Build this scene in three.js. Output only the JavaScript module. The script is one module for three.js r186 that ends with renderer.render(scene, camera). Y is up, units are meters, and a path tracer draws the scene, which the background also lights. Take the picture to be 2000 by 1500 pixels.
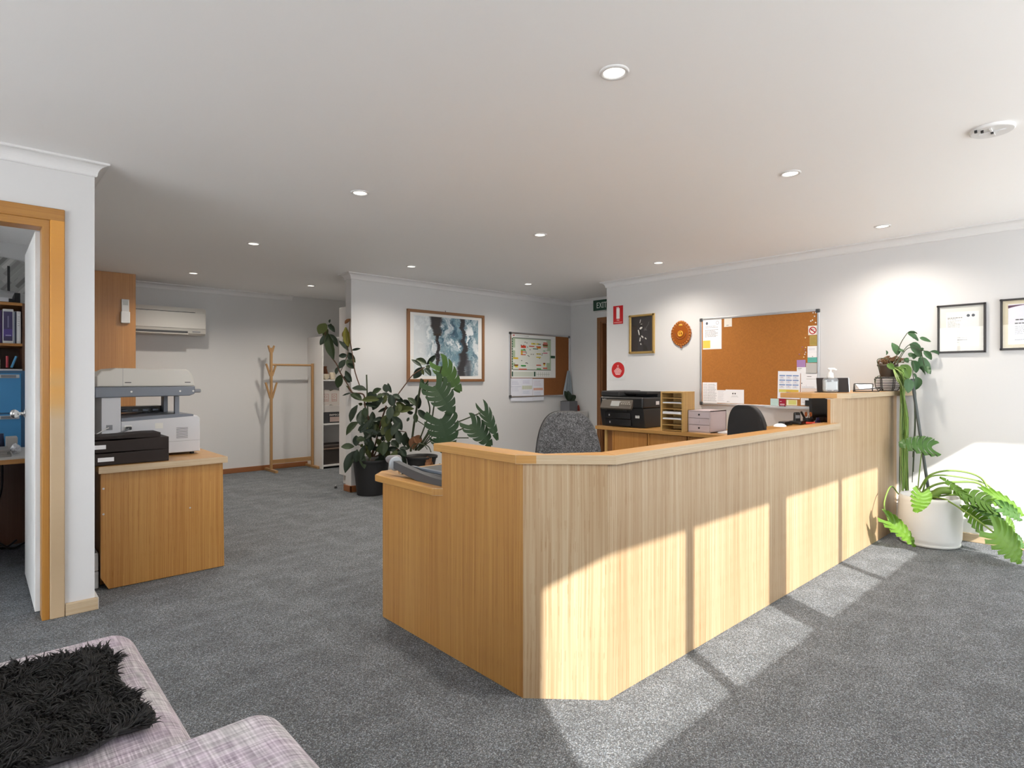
import * as THREE from 'three';
import { RoundedBoxGeometry } from 'three/addons/geometries/RoundedBoxGeometry.js';
import { mergeGeometries } from 'three/addons/utils/BufferGeometryUtils.js';
import { RectAreaLightUniformsLib } from 'three/addons/lights/RectAreaLightUniformsLib.js';
RectAreaLightUniformsLib.init();

// ---------------------------------------------------------------- camera, sky, sun, exposure
const scene = new THREE.Scene();
const camera = new THREE.PerspectiveCamera(2 * Math.atan(750 / 1145.2) * 180 / Math.PI, 4 / 3, 0.05, 200);
camera.position.set(0, 1.25, 0);
camera.rotation.y = -Math.atan2(1050, 1145.2);
camera.setViewOffset(2000, 1500, 0, 11, 2000, 1500);
scene.background = new THREE.Color(0.92, 0.955, 1.0);
scene.backgroundIntensity = 6.2;
const sun = new THREE.DirectionalLight(new THREE.Color(1.0, 0.955, 0.89), 9.2);
sun.position.set(1.5 - 0.54 * 12, 0.4 + 0.76 * 12, -1.2 + 12);
sun.target.position.set(1.5, 0.4, -1.2);
sun.castShadow = true; sun.shadow.mapSize.set(4096, 4096);
Object.assign(sun.shadow.camera, { left: -9, right: 9, top: 9, bottom: -9, near: 0.5, far: 40 });
scene.add(sun, sun.target);
const renderer = new THREE.WebGLRenderer({ antialias: true });
renderer.toneMapping = THREE.LinearToneMapping;
renderer.toneMappingExposure = 1.06;
renderer.shadowMap.enabled = true;

// ---------------------------------------------------------------- helpers
const V = (x, y, z) => new THREE.Vector3(x, y, z);
let seed = 12345;
const rnd = () => { seed |= 0; seed = seed + 0x6D2B79F5 | 0; let t = Math.imul(seed ^ seed >>> 15, 1 | seed); t = t + Math.imul(t ^ t >>> 7, 61 | t) ^ t; return ((t ^ t >>> 14) >>> 0) / 4294967296; };
const rr = (a, b) => a + (b - a) * rnd();
const taken = new Map();
const numbered = (n) => { const k = taken.get(n) ?? 0; taken.set(n, k + 1); return k ? n + '_' + String(k).padStart(3, '0') : n; };
const things = [];
function thing(name, label, category, group) {        // a Group whose children are the parts; settle() puts it at its base
  const g = new THREE.Group(); g.name = numbered(name); g.userData = { label, category };
  if (group) g.userData.group = group;
  scene.add(g); things.push(g); return g;
}
const prep = (g) => { g = g.index ? g.toNonIndexed() : g; for (const k of Object.keys(g.attributes)) if (!['position', 'normal', 'uv'].includes(k)) g.deleteAttribute(k);
  if (!g.attributes.normal) g.computeVertexNormals();
  if (!g.attributes.uv) g.setAttribute('uv', new THREE.BufferAttribute(new Float32Array(g.attributes.position.count * 2), 2));
  g.morphAttributes = {}; g.clearGroups?.(); return g; };
const merge = (l) => { l = (Array.isArray(l) ? l.flat(3) : [l]).map(prep); return l.length > 1 ? mergeGeometries(l) : l[0]; };
function uvm(g, grain = 'y') {                          // box-projected uv in metres, v along the grain
  g = prep(g); const p = g.attributes.position, n = g.attributes.normal, u = g.attributes.uv;
  for (let i = 0; i < p.count; i++) {
    const P = { x: p.getX(i), y: p.getY(i), z: p.getZ(i) }, a = Math.abs(n.getX(i)), b = Math.abs(n.getY(i)), c = Math.abs(n.getZ(i));
    const d = a >= b && a >= c ? 'x' : b >= c ? 'y' : 'z', t = ['x', 'y', 'z'].filter((q) => q !== d);
    const vv = t.includes(grain) ? grain : t[1], uu = t.find((q) => q !== vv);
    u.setXY(i, P[uu] + (d === 'x' ? 0.37 : 0), P[vv]);
  }
  return g;
}
function mesh(name, geos, mat, parent, o = {}) {
  let g = merge(geos); if (o.grain) g = uvm(g, o.grain);
  const m = new THREE.Mesh(g, mat); m.name = parent ? name : numbered(name); m.castShadow = m.receiveShadow = true;
  if (o.label) m.userData.label = o.label;
  (parent ?? scene).add(m); return m;
}
function solo(name, label, category, geos, mat, o = {}) { // a thing that is one mesh, moved to its own base
  const m = mesh(name, geos, mat, null, o); m.userData = { label, category }; if (o.group) m.userData.group = o.group;
  m.geometry.computeBoundingBox(); const b = m.geometry.boundingBox, c = V((b.min.x + b.max.x) / 2, b.min.y, (b.min.z + b.max.z) / 2);
  m.geometry.translate(-c.x, -c.y, -c.z); m.position.copy(c); return m;
}
function struct(name, geos, mat, o = {}) { const m = mesh(name, geos, mat, null, o); m.userData = { kind: 'structure', label: o.label }; if (!o.label) delete m.userData.label; return m; }
function settle() {
  for (const g of things) {
    if (g.position.lengthSq() > 0) continue;
    const b = new THREE.Box3().setFromObject(g), c = V((b.min.x + b.max.x) / 2, b.min.y, (b.min.z + b.max.z) / 2);
    g.position.copy(c); for (const k of g.children) k.position.sub(c);
  }
}
const bx = (x0, x1, y0, y1, z0, z1, r = 0) => {
  const w = Math.abs(x1 - x0), h = Math.abs(y1 - y0), d = Math.abs(z1 - z0), m = Math.min(w, h, d) / 2;
  const g = r > 0 ? new RoundedBoxGeometry(w, h, d, r > 0.012 ? 4 : 2, Math.min(r, m * 0.98)) : new THREE.BoxGeometry(w, h, d);
  return g.translate((x0 + x1) / 2, (y0 + y1) / 2, (z0 + z1) / 2);
};
const cyl = (r0, r1, h, x, y, z, n = 24) => new THREE.CylinderGeometry(r1, r0, h, n).translate(x, y + h / 2, z);
const tube = (pts, r, n = 24, k = 7) => new THREE.TubeGeometry(new THREE.CatmullRomCurve3(pts.map((p) => p.isVector3 ? p : V(...p))), n, r, k);
const bar = (a, b, r, k = 8) => { a = a.isVector3 ? a : V(...a); b = b.isVector3 ? b : V(...b); const d = b.clone().sub(a), g = new THREE.CylinderGeometry(r, r, d.length(), k);
  g.applyQuaternion(new THREE.Quaternion().setFromUnitVectors(V(0, 1, 0), d.clone().normalize())); const c = a.clone().add(b).multiplyScalar(0.5); return g.translate(c.x, c.y, c.z); };
const lathe = (pts, x, y, z, n = 40) => new THREE.LatheGeometry(pts.map(([a, b]) => new THREE.Vector2(a, b)), n).translate(x, y, z);
const polyY = (pts, y0, y1, bev = 0.002) => {           // extrude an x,z outline upwards
  const s = new THREE.Shape(pts.map(([x, z]) => new THREE.Vector2(x, -z)));
  return new THREE.ExtrudeGeometry(s, { depth: y1 - y0 - 2 * bev, bevelEnabled: bev > 0, bevelSize: bev, bevelThickness: bev, bevelOffset: -bev, bevelSegments: 1 }).rotateX(-Math.PI / 2).translate(0, y0 + bev, 0);
};
const polyX = (pts, x0, x1) => {                        // extrude a z,y outline along x
  const s = new THREE.Shape(pts.map(([z, y]) => new THREE.Vector2(-z, y)));
  return new THREE.ExtrudeGeometry(s, { depth: x1 - x0, bevelEnabled: false }).rotateY(Math.PI / 2).translate(x0, 0, 0);
};
const polyZ = (pts, z0, z1, bev = 0) => {               // extrude an x,y outline along z
  const s = pts.getPoints ? pts : new THREE.Shape(pts.map(([x, y]) => new THREE.Vector2(x, y)));
  return new THREE.ExtrudeGeometry(s, { depth: z1 - z0 - 2 * bev, bevelEnabled: bev > 0, bevelSize: bev, bevelThickness: bev, bevelOffset: -bev, bevelSegments: 2, curveSegments: 16 }).translate(0, 0, z0 + bev);
};
const quad = (a, b, c, d) => {                          // a flat sheet, corners bottom-left, bottom-right, top-right, top-left
  const g = new THREE.BufferGeometry(), P = [a, b, c, a, c, d].flat(), U = [0, 0, 1, 0, 1, 1, 0, 0, 1, 1, 0, 1];
  g.setAttribute('position', new THREE.BufferAttribute(new Float32Array(P), 3)); g.setAttribute('uv', new THREE.BufferAttribute(new Float32Array(U), 2)); g.computeVertexNormals(); return g;
};

// ---------------------------------------------------------------- textures
const hash = (x, y, s) => { let h = Math.imul(x, 374761393) + Math.imul(y, 668265263) + Math.imul(s, 1442695041) | 0; h = Math.imul(h ^ h >>> 13, 1274126177); return ((h ^ h >>> 16) >>> 0) / 4294967296; };
const sm = (t) => t * t * (3 - 2 * t);
const vn = (x, y, px, py, s) => {                       // tileable value noise
  const i = Math.floor(x), j = Math.floor(y), a = sm(x - i), b = sm(y - j), m = (k, n) => ((k % n) + n) % n;
  const h = (p, q) => hash(m(p, px), m(q, py), s);
  return (h(i, j) * (1 - a) + h(i + 1, j) * a) * (1 - b) + (h(i, j + 1) * (1 - a) + h(i + 1, j + 1) * a) * b;
};
function dataTex(w, h, fn, srgb = true) {
  const d = new Uint8Array(w * h * 4);
  for (let y = 0; y < h; y++) for (let x = 0; x < w; x++) { const c = fn(x, y), i = 4 * (y * w + x); d[i] = c[0]; d[i + 1] = c[1]; d[i + 2] = c[2]; d[i + 3] = 255; }
  const t = new THREE.DataTexture(d, w, h); t.wrapS = t.wrapT = THREE.RepeatWrapping; t.magFilter = THREE.LinearFilter; t.minFilter = THREE.LinearMipmapLinearFilter; t.generateMipmaps = true;
  if (srgb) t.colorSpace = THREE.SRGBColorSpace; t.needsUpdate = true; return t;
}
const cl = (v) => Math.max(0, Math.min(255, v));
const rep = (t, u, v) => { const c = t.clone(); c.repeat.set(u, v); c.needsUpdate = true; return c; };
function canvasTex(w, h, draw) { const c = document.createElement('canvas'); c.width = w; c.height = h; const g = c.getContext('2d'); draw(g, w, h); const t = new THREE.CanvasTexture(c); t.colorSpace = THREE.SRGBColorSpace; return t; }

// loop-pile carpet: small tufts, each with its own tone
const CN = 1024, CC = 200;
const tuft = (x, y) => {
  const cx = x / CN * CC, cy = y / CN * CC; let best = 9, bi = 0, bj = 0;
  for (let j = -1; j <= 1; j++) for (let i = -1; i <= 1; i++) {
    const I = Math.floor(cx) + i, J = Math.floor(cy) + j, mi = (I + CC) % CC, mj = (J + CC) % CC;
    const dx = I + 0.2 + 0.6 * hash(mi, mj, 1) - cx, dy = (J + 0.2 + 0.6 * hash(mi, mj, 2) - cy) * 1.25, d = dx * dx + dy * dy;
    if (d < best) { best = d; bi = mi; bj = mj; }
  }
  return [best, bi, bj];
};
const carpetH = new Float32Array(CN * CN);
const carpetMap = dataTex(CN, CN, (x, y) => {
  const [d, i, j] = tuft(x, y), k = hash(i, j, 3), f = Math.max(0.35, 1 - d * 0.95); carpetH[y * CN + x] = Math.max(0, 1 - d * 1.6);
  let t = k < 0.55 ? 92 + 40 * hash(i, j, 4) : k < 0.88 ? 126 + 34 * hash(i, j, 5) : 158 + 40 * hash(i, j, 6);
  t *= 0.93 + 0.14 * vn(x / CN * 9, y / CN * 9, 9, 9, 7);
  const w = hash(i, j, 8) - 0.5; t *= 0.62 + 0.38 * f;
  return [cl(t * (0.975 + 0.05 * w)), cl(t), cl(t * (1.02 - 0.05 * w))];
});
const carpetBump = dataTex(CN, CN, (x, y) => { const t = carpetH[y * CN + x] * 255; return [t, t, t]; }, false);

// straight-grained veneer: bookmatched leaves, fine streaks and pores; v runs along the grain
const grainMap = (sd, leaf, strength) => dataTex(1024, 512, (x, y) => {
  const W = 1024, wob = (vn(y / 512 * 3, 0, 3, 1, sd) - 0.5) * 5 + (vn(y / 512 * 9, x / W * 6, 9, 6, sd + 1) - 0.5) * 4, X = (x + wob + W) % W;
  const band = vn(X / W * leaf, 0, leaf, 1, sd + 2) - 0.5, mid = vn(X / W * 64, y / 512 * 2, 64, 2, sd + 3) - 0.5, fine = vn(X / W * 300, y / 512 * 5, 300, 5, sd + 4) - 0.5;
  const pore = vn(X / W * 512, y / 512 * 26, 512, 26, sd + 5), c = vn(X / W * 22, y / 512 * 3, 22, 3, sd + 6) - 0.5;
  const t = strength * (0.36 * band + 0.42 * mid + 0.85 * fine + 0.25 * c - (pore > 0.86 ? 0.45 : 0));
  return [cl(228 + 34 * t), cl(222 + 52 * t), cl(212 + 70 * t)];
});
const gA = grainMap(20, 9, 1.0), gB = grainMap(70, 7, 0.8);
const wood = (c, map, o = {}) => new THREE.MeshPhysicalMaterial({ color: c, map, roughness: 0.42, clearcoat: 0.25, clearcoatRoughness: 0.3, ...o });
const grain1 = rep(gA, 1 / 0.95, 1 / 2.2), grain2 = rep(gB, 1 / 0.6, 1 / 1.6), fineGrain = rep(gB, 1 / 0.18, 1 / 0.9);
const L = (r, g, b) => new THREE.Color().setRGB(r, g, b);
const std = (c, r = 0.6, o = {}) => new THREE.MeshStandardMaterial({ color: c, roughness: r, ...o });
const M = {
  wall: std(L(0.67, 0.67, 0.67), 0.85), ceil: std(L(0.92, 0.92, 0.92), 0.9), trimWhite: std(L(0.74, 0.74, 0.74), 0.55), doorWhite: std(L(0.80, 0.80, 0.79), 0.5),
  carpet: std(L(0.78, 0.80, 0.82), 1, { map: rep(carpetMap, 1 / 0.8, 1 / 0.8), bumpMap: rep(carpetBump, 1 / 0.8, 1 / 0.8), bumpScale: 0.0025 }),
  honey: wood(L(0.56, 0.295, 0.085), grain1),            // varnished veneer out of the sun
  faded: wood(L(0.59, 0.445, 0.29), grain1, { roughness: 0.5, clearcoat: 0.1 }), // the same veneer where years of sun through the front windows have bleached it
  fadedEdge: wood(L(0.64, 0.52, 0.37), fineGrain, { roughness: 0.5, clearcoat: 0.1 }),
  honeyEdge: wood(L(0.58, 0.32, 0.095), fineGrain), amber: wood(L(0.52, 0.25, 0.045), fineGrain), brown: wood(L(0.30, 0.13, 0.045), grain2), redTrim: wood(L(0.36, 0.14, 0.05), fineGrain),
  beech: wood(L(0.52, 0.32, 0.15), fineGrain, { clearcoat: 0.1 }), panel: wood(L(0.60, 0.28, 0.07), grain2), ply: wood(L(0.70, 0.46, 0.17), grain2), darkShelf: wood(L(0.16, 0.07, 0.035), grain2),
  white: std(L(0.78, 0.78, 0.77), 0.45), offwhite: std(L(0.72, 0.70, 0.66), 0.4), melamine: std(L(0.74, 0.73, 0.72), 0.4), paper: std(L(0.80, 0.81, 0.84), 0.8),
  black: std(L(0.012, 0.012, 0.013), 0.35), blackMatt: std(L(0.018, 0.018, 0.019), 0.7), blackGloss: std(L(0.012, 0.012, 0.014), 0.15), charcoal: std(L(0.06, 0.062, 0.066), 0.5), grey: std(L(0.22, 0.23, 0.25), 0.5), steelGrey: std(L(0.13, 0.15, 0.18), 0.4),
  alu: std(L(0.62, 0.63, 0.65), 0.35, { metalness: 0.85 }), chrome: std(L(0.8, 0.8, 0.8), 0.12, { metalness: 1 }), gold: std(L(0.62, 0.42, 0.15), 0.32, { metalness: 0.7 }),
  glass: new THREE.MeshPhysicalMaterial({ color: 0xffffff, transmission: 1, thickness: 0, roughness: 0, ior: 1.5 }),
  brownPlastic: new THREE.MeshPhysicalMaterial({ color: L(0.025, 0.018, 0.016), roughness: 0.6, specularIntensity: 0.5 }), soil: std(L(0.03, 0.02, 0.014), 1), terracotta: std(L(0.3, 0.12, 0.06), 0.8)
};
const printed = (tex, r = 0.7) => std(0xffffff, r, { map: tex });

// ---------------------------------------------------------------- the room
const CH = 2.41, ZW = 0.8, XR = 5.63, XB = -3.0, ZB = -8.19;
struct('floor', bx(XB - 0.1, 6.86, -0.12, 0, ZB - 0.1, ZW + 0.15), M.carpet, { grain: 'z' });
struct('ceiling', bx(XB - 0.1, 6.86, CH, CH + 0.12, ZB - 0.1, ZW + 0.15), M.ceil);
struct('ground_outside', bx(-30, 30, -0.4, -0.2, -30, 30), std(L(0.68, 0.67, 0.65), 0.95), { label: 'unseen concrete paving outside the office, paled to bounce light indoors' });  // unseen ground, its colour raised to bounce light up to the ceiling
// left wall with the office doorway (x -0.55 to 0.274)
struct('wall_left', [bx(XB, -0.55, 0, CH, -3.97, -3.87), bx(0.274, 0.48, 0, CH, -3.97, -3.87), bx(-0.55, 0.274, 2.043, CH, -3.97, -3.87)], M.wall);
struct('wall_left_return', bx(0.38, 0.48, 0, CH, ZB, -3.97), M.wall);
struct('wall_back', bx(0.38, 6.86, 0, CH, ZB - 0.1, ZB), M.wall);
struct('wall_office', bx(XB, 0.38, 0, CH, -6.7, -6.6), M.wall);
struct('wall_middle', bx(3.05, 6.66, 0, CH, -6.07, -5.94), M.wall);
// far right wall with a timber door (z -5.36 to -4.54)
struct('wall_far_right', [bx(6.66, 6.86, 0, CH, ZB, -5.36), bx(6.66, 6.86, 2.064, CH, -5.36, -4.54), bx(6.66, 6.86, 0, CH, -4.54, -4.447)], M.wall);
struct('wall_right_return', bx(5.73, 6.86, 0, CH, -4.447, -4.337), M.wall);
struct('wall_right', bx(XR, 5.73, 0, CH, -4.447, ZW + 0.15), M.wall);
// front wall: four high windows in pairs and a glazed entrance by the right wall
const WIN = [[0.256, 1.171], [1.208, 2.031], [2.176, 3.089], [3.126, 3.934]], S0 = 1.467, S1 = 2.364, D0 = 4.296, D1 = 5.48, DH = 2.187;
{
  const z0 = ZW, z1 = ZW + 0.15, g = [bx(XB, WIN[0][0], 0, CH, z0, z1), bx(WIN[0][0], WIN[3][1], 0, S0, z0, z1), bx(WIN[0][0], WIN[3][1], S1, CH, z0, z1), bx(WIN[1][1], WIN[2][0], S0, S1, z0, z1),
    bx(WIN[3][1], D0, 0, CH, z0, z1), bx(D0, D1, DH, CH, z0, z1), bx(D1, XR, 0, CH, z0, z1)];
  struct('wall_front', g, M.wall);
}
const ALUW = std(L(0.7, 0.7, 0.7), 0.4);
function windowZ(n, x0, x1, y0, y1, z, t = 0.03, mull = []) {
  const g = new THREE.Group(); g.name = 'window_' + n; g.userData = { kind: 'structure' }; scene.add(g);
  mesh('window_frame', [bx(x0, x0 + t, y0, y1, z - 0.03, z + 0.03), bx(x1 - t, x1, y0, y1, z - 0.03, z + 0.03), bx(x0, x1, y0, y0 + t, z - 0.03, z + 0.03), bx(x0, x1, y1 - t, y1, z - 0.03, z + 0.03)], ALUW, g);
  mesh('pane', bx(x0 + t, x1 - t, y0 + t, y1 - t, z - 0.003, z + 0.003).translate(0, 0, 0), M.glass, g);
  for (const m of mull) mesh('mullion', bx(m - 0.02, m + 0.02, y0 + t, y1 - t, z - 0.02, z + 0.02), ALUW, g);
  return g;
}
let wn = 1;
for (const [a, b] of WIN) windowZ(wn++, a - 0.004, b + 0.004, S0 - 0.004, S1 + 0.004, ZW + 0.035, 0.006);
struct('trim_1', bx(WIN[0][1], WIN[1][0], S0, S1, ZW + 0.002, ZW + 0.06), ALUW);
struct('trim_2', bx(WIN[2][1], WIN[3][0], S0, S1, ZW + 0.002, ZW + 0.06), ALUW);
windowZ(wn++, D0, D1, 0, DH, ZW + 0.08, 0.045);
// rear wall behind the camera: wide windows, one bank for the lobby, unseen and enlarged to brighten the ceiling, and one for the side office
const RW = [[-3.6, 0.5, 0.06, 2.3], [-6.3, -4.5, 0.9, 2.2]];
struct('wall_rear', [bx(XB - 0.1, XB, 0, CH, RW[0][1], ZW + 0.15), bx(XB - 0.1, XB, 0, RW[0][2], RW[0][0], RW[0][1]), bx(XB - 0.1, XB, RW[0][3], CH, RW[0][0], RW[0][1]), bx(XB - 0.1, XB, 0, CH, RW[1][1], RW[0][0]),
  bx(XB - 0.1, XB, 0, RW[1][2], RW[1][0], RW[1][1]), bx(XB - 0.1, XB, RW[1][3], CH, RW[1][0], RW[1][1]), bx(XB - 0.1, XB, 0, CH, -6.7, RW[1][0])], M.wall);
for (const [z0, z1, y0, y1] of RW) {
  const g = new THREE.Group(); g.name = 'window_' + wn++; g.userData = { kind: 'structure' }; scene.add(g);
  const x0 = XB - 0.08, x1 = XB - 0.02, f = [bx(x0, x1, y0, y0 + 0.04, z0, z1), bx(x0, x1, y1 - 0.04, y1, z0, z1)], n = Math.round((z1 - z0) / 1.0);
  for (let i = 0; i <= n; i++) { const z = z0 + 0.02 + (z1 - z0 - 0.04) * i / n; f.push(bx(x0, x1, y0, y1, z - 0.02, z + 0.02)); }
  mesh('window_frame', f, ALUW, g);
  for (let i = 0; i < n; i++) { const a = z0 + 0.02 + (z1 - z0 - 0.04) * i / n, b = a + (z1 - z0 - 0.04) / n; mesh('pane', bx(XB - 0.053, XB - 0.047, y0 + 0.04, y1 - 0.04, a + 0.02, b - 0.02), M.glass, g); }
}
// unseen beam and post added outside the entrance to trim the sun that reaches the right wall
{
  const t = thing('sun_trim_beam', 'unseen beam and post added outside the glazed entrance to cut the sun', 'sun_blocker');
  mesh('blocking_beam', bx(4.42, 4.5, 2.46, 2.85, 1.0, 3.6), M.trimWhite, t);
  mesh('post', bx(4.42, 4.5, -0.2, 2.46, 3.5, 3.6), M.trimWhite, t);
}
// cornices: cove moulding run along the walls
let tn = 3;
const COVE = (() => { const p = [[0, 0], [0.062, 0], [0.062, -0.008]]; for (let i = 0; i <= 8; i++) { const a = i / 8 * Math.PI / 2; p.push([0.012 + 0.046 * (1 - Math.sin(a)), -0.012 - 0.052 * (1 - Math.cos(a))]); } p.push([0.008, -0.07], [0, -0.07]); return p; })();
function cornice(x0, z0, x1, z1, m0 = 0, m1 = 0) {     // from, to, wall on the left hand; m: mitre (+1 outside corner, -1 inside)
  const d = V(x1 - x0, 0, z1 - z0), len = d.length(); d.normalize(); const n = V(-d.z, 0, d.x), P = [], pos = [];
  for (const [o, y] of COVE) P.push([V(x0, CH + y, z0).addScaledVector(n, o).addScaledVector(d, -m0 * o), V(x1, CH + y, z1).addScaledVector(n, o).addScaledVector(d, m1 * o)]);
  for (let i = 0; i < P.length; i++) { const [a, b] = P[i], [c, e] = P[(i + 1) % P.length]; for (const v of [a, b, e, a, e, c]) pos.push(v.x, v.y, v.z); }
  for (const k of [0, 1]) for (let i = 1; i < P.length - 1; i++) for (const v of k ? [P[0][1], P[i + 1][1], P[i][1]] : [P[0][0], P[i][0], P[i + 1][0]]) pos.push(v.x, v.y, v.z);
  const g = new THREE.BufferGeometry(); g.setAttribute('position', new THREE.BufferAttribute(new Float32Array(pos), 3)); g.computeVertexNormals();
  return g;
}
const trim = (geos, mat, o) => struct('trim_' + tn++, geos, mat, o);
trim([cornice(XB, -3.87, 0.48, -3.87, -1, 1), cornice(0.48, -3.87, 0.48, ZB, 1, -1)], M.trimWhite, { label: 'white coved cornice over the office door wall' });
trim(cornice(0.48, ZB, 3.3, ZB, -1, 0), M.trimWhite);
trim([cornice(3.05, -6.07, 3.05, -5.94, 1, 1), cornice(3.05, -5.94, 6.66, -5.94, 1, -1), cornice(6.6, -6.07, 3.05, -6.07, 0, 1)].map((g) => g), M.trimWhite);
trim(cornice(6.66, -5.94, 6.66, -4.447, -1, -1), M.trimWhite);
trim([cornice(6.66, -4.447, XR, -4.447, -1, 1), cornice(XR, -4.447, XR, ZW, 1, -1)], M.trimWhite);
trim([cornice(XR, ZW, XB, ZW, -1, -1), cornice(XB, ZW, XB, -3.87, -1, -1)], M.trimWhite);
// skirtings
const sk = (side, geos, mat, g) => struct('baseboard_' + side, geos, mat, { grain: g });
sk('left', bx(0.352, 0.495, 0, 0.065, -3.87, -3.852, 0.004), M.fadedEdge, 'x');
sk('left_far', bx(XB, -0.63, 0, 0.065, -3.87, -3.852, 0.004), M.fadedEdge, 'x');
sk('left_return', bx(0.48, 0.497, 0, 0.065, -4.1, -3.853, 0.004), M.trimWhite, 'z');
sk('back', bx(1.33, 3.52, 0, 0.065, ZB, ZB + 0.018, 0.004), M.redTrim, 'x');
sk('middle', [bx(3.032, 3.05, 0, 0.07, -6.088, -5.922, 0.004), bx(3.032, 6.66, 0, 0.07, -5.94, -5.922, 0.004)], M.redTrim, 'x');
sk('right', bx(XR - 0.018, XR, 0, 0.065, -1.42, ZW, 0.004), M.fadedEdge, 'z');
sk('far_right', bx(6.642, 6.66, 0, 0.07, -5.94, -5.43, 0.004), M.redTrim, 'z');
sk('office', bx(XB, 0.38, 0, 0.065, -6.6, -6.582, 0.004), M.trimWhite, 'x');

// office doorway: sun-bleached jamb boards below, amber varnish above, as the photograph shows
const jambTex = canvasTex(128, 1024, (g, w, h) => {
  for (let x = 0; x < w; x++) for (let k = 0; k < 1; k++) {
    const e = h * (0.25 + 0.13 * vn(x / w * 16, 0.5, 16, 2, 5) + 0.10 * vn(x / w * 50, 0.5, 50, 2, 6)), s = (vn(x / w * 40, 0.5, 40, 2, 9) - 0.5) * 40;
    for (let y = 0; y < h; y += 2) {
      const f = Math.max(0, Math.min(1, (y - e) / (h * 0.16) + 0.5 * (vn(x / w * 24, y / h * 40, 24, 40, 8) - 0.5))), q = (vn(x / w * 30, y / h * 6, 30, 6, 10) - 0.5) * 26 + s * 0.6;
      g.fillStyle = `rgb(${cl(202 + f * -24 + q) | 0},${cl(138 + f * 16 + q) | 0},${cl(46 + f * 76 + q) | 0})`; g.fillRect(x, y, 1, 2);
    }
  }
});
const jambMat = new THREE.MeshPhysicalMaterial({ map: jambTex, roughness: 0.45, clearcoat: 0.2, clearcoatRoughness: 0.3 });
const jambUV = (g) => { g = prep(g); const p = g.attributes.position, u = g.attributes.uv; for (let i = 0; i < p.count; i++) u.setXY(i, (p.getX(i) * 6 + p.getZ(i) * 5) % 1, p.getY(i) / 2.15); return g; };
{
  const g = new THREE.Group(); g.name = 'trim_' + tn++; g.userData = { kind: 'structure', label: 'timber architrave around the office doorway, bleached near the floor' }; scene.add(g);
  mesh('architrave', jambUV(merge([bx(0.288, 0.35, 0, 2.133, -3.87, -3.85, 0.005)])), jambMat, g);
  mesh('door_jamb', bx(0.256, 0.288, 0, 2.07, -3.975, -3.858, 0.003), M.amber, g, { grain: 'y' });
  mesh('architrave', bx(-0.626, -0.564, 0, 2.133, -3.87, -3.85, 0.005), M.amber, g, { grain: 'y' });
  mesh('door_jamb', bx(-0.564, -0.532, 0, 2.07, -3.975, -3.858, 0.003), M.amber, g, { grain: 'y' });
  mesh('architrave', bx(-0.626, 0.35, 2.068, 2.1331, -3.87, -3.8495, 0.005), M.amber, g, { grain: 'x' });
  mesh('door_jamb', bx(-0.564, 0.288, 2.03, 2.0705, -3.975, -3.8575, 0.003), M.amber, g, { grain: 'x' });
}
{ // the office door, swung open into the office
  const g = new THREE.Group(); g.name = 'door_1'; g.userData = { kind: 'structure', label: 'white flush office door standing open' }; scene.add(g);
  mesh('door_leaf', bx(0.236, 0.272, 0.012, 2.03, -4.825, -4.0, 0.002), M.doorWhite, g);
  for (const y of [0.2, 1.02, 1.8]) { const h = mesh('hinge', [bx(0.262, 0.278, y, y + 0.09, -4.006, -3.985, 0.002), cyl(0.006, 0.006, 0.1, 0.274, y - 0.005, -3.984, 10)], M.alu, g); h.userData.label = 'steel hinge'; }
  const k = lathe([[0.0, 0], [0.026, 0.002], [0.026, 0.006], [0.011, 0.01], [0.010, 0.03], [0.018, 0.036], [0.027, 0.048], [0.028, 0.058], [0.022, 0.07], [0.008, 0.075], [0, 0.075]], 0, 0, 0, 28).rotateZ(Math.PI / 2).translate(0.236, 1.03, -4.76);
  mesh('door_knob', k, M.chrome, g, { label: 'chrome knob' });
  mesh('door_knob', lathe([[0, 0], [0.026, 0.002], [0.026, 0.006], [0.011, 0.01], [0.010, 0.03], [0.027, 0.048], [0.022, 0.07], [0, 0.075]], 0, 0, 0, 28).rotateZ(-Math.PI / 2).translate(0.272, 1.03, -4.76), M.chrome, g);
}
{ // exit door in the far right wall
  const g = new THREE.Group(); g.name = 'door_2'; g.userData = { kind: 'structure', label: 'dark timber door and frame under the exit sign' }; scene.add(g);
  mesh('architrave', [bx(6.64, 6.66, 0, 2.127, -5.425, -5.36, 0.004), bx(6.64, 6.66, 2.064, 2.127, -5.36, -4.47, 0.004)], M.brown, g, { grain: 'y' });
  mesh('door_jamb', [bx(6.655, 6.86, 0, 2.064, -5.36, -5.335), bx(6.655, 6.86, 2.04, 2.064, -5.335, -4.54), bx(6.655, 6.86, 0, 2.04, -4.565, -4.54)], M.brown, g, { grain: 'y' });
  mesh('door_leaf', bx(6.74, 6.78, 0.01, 2.038, -5.333, -4.567), M.brown, g, { grain: 'y' });
}

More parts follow.
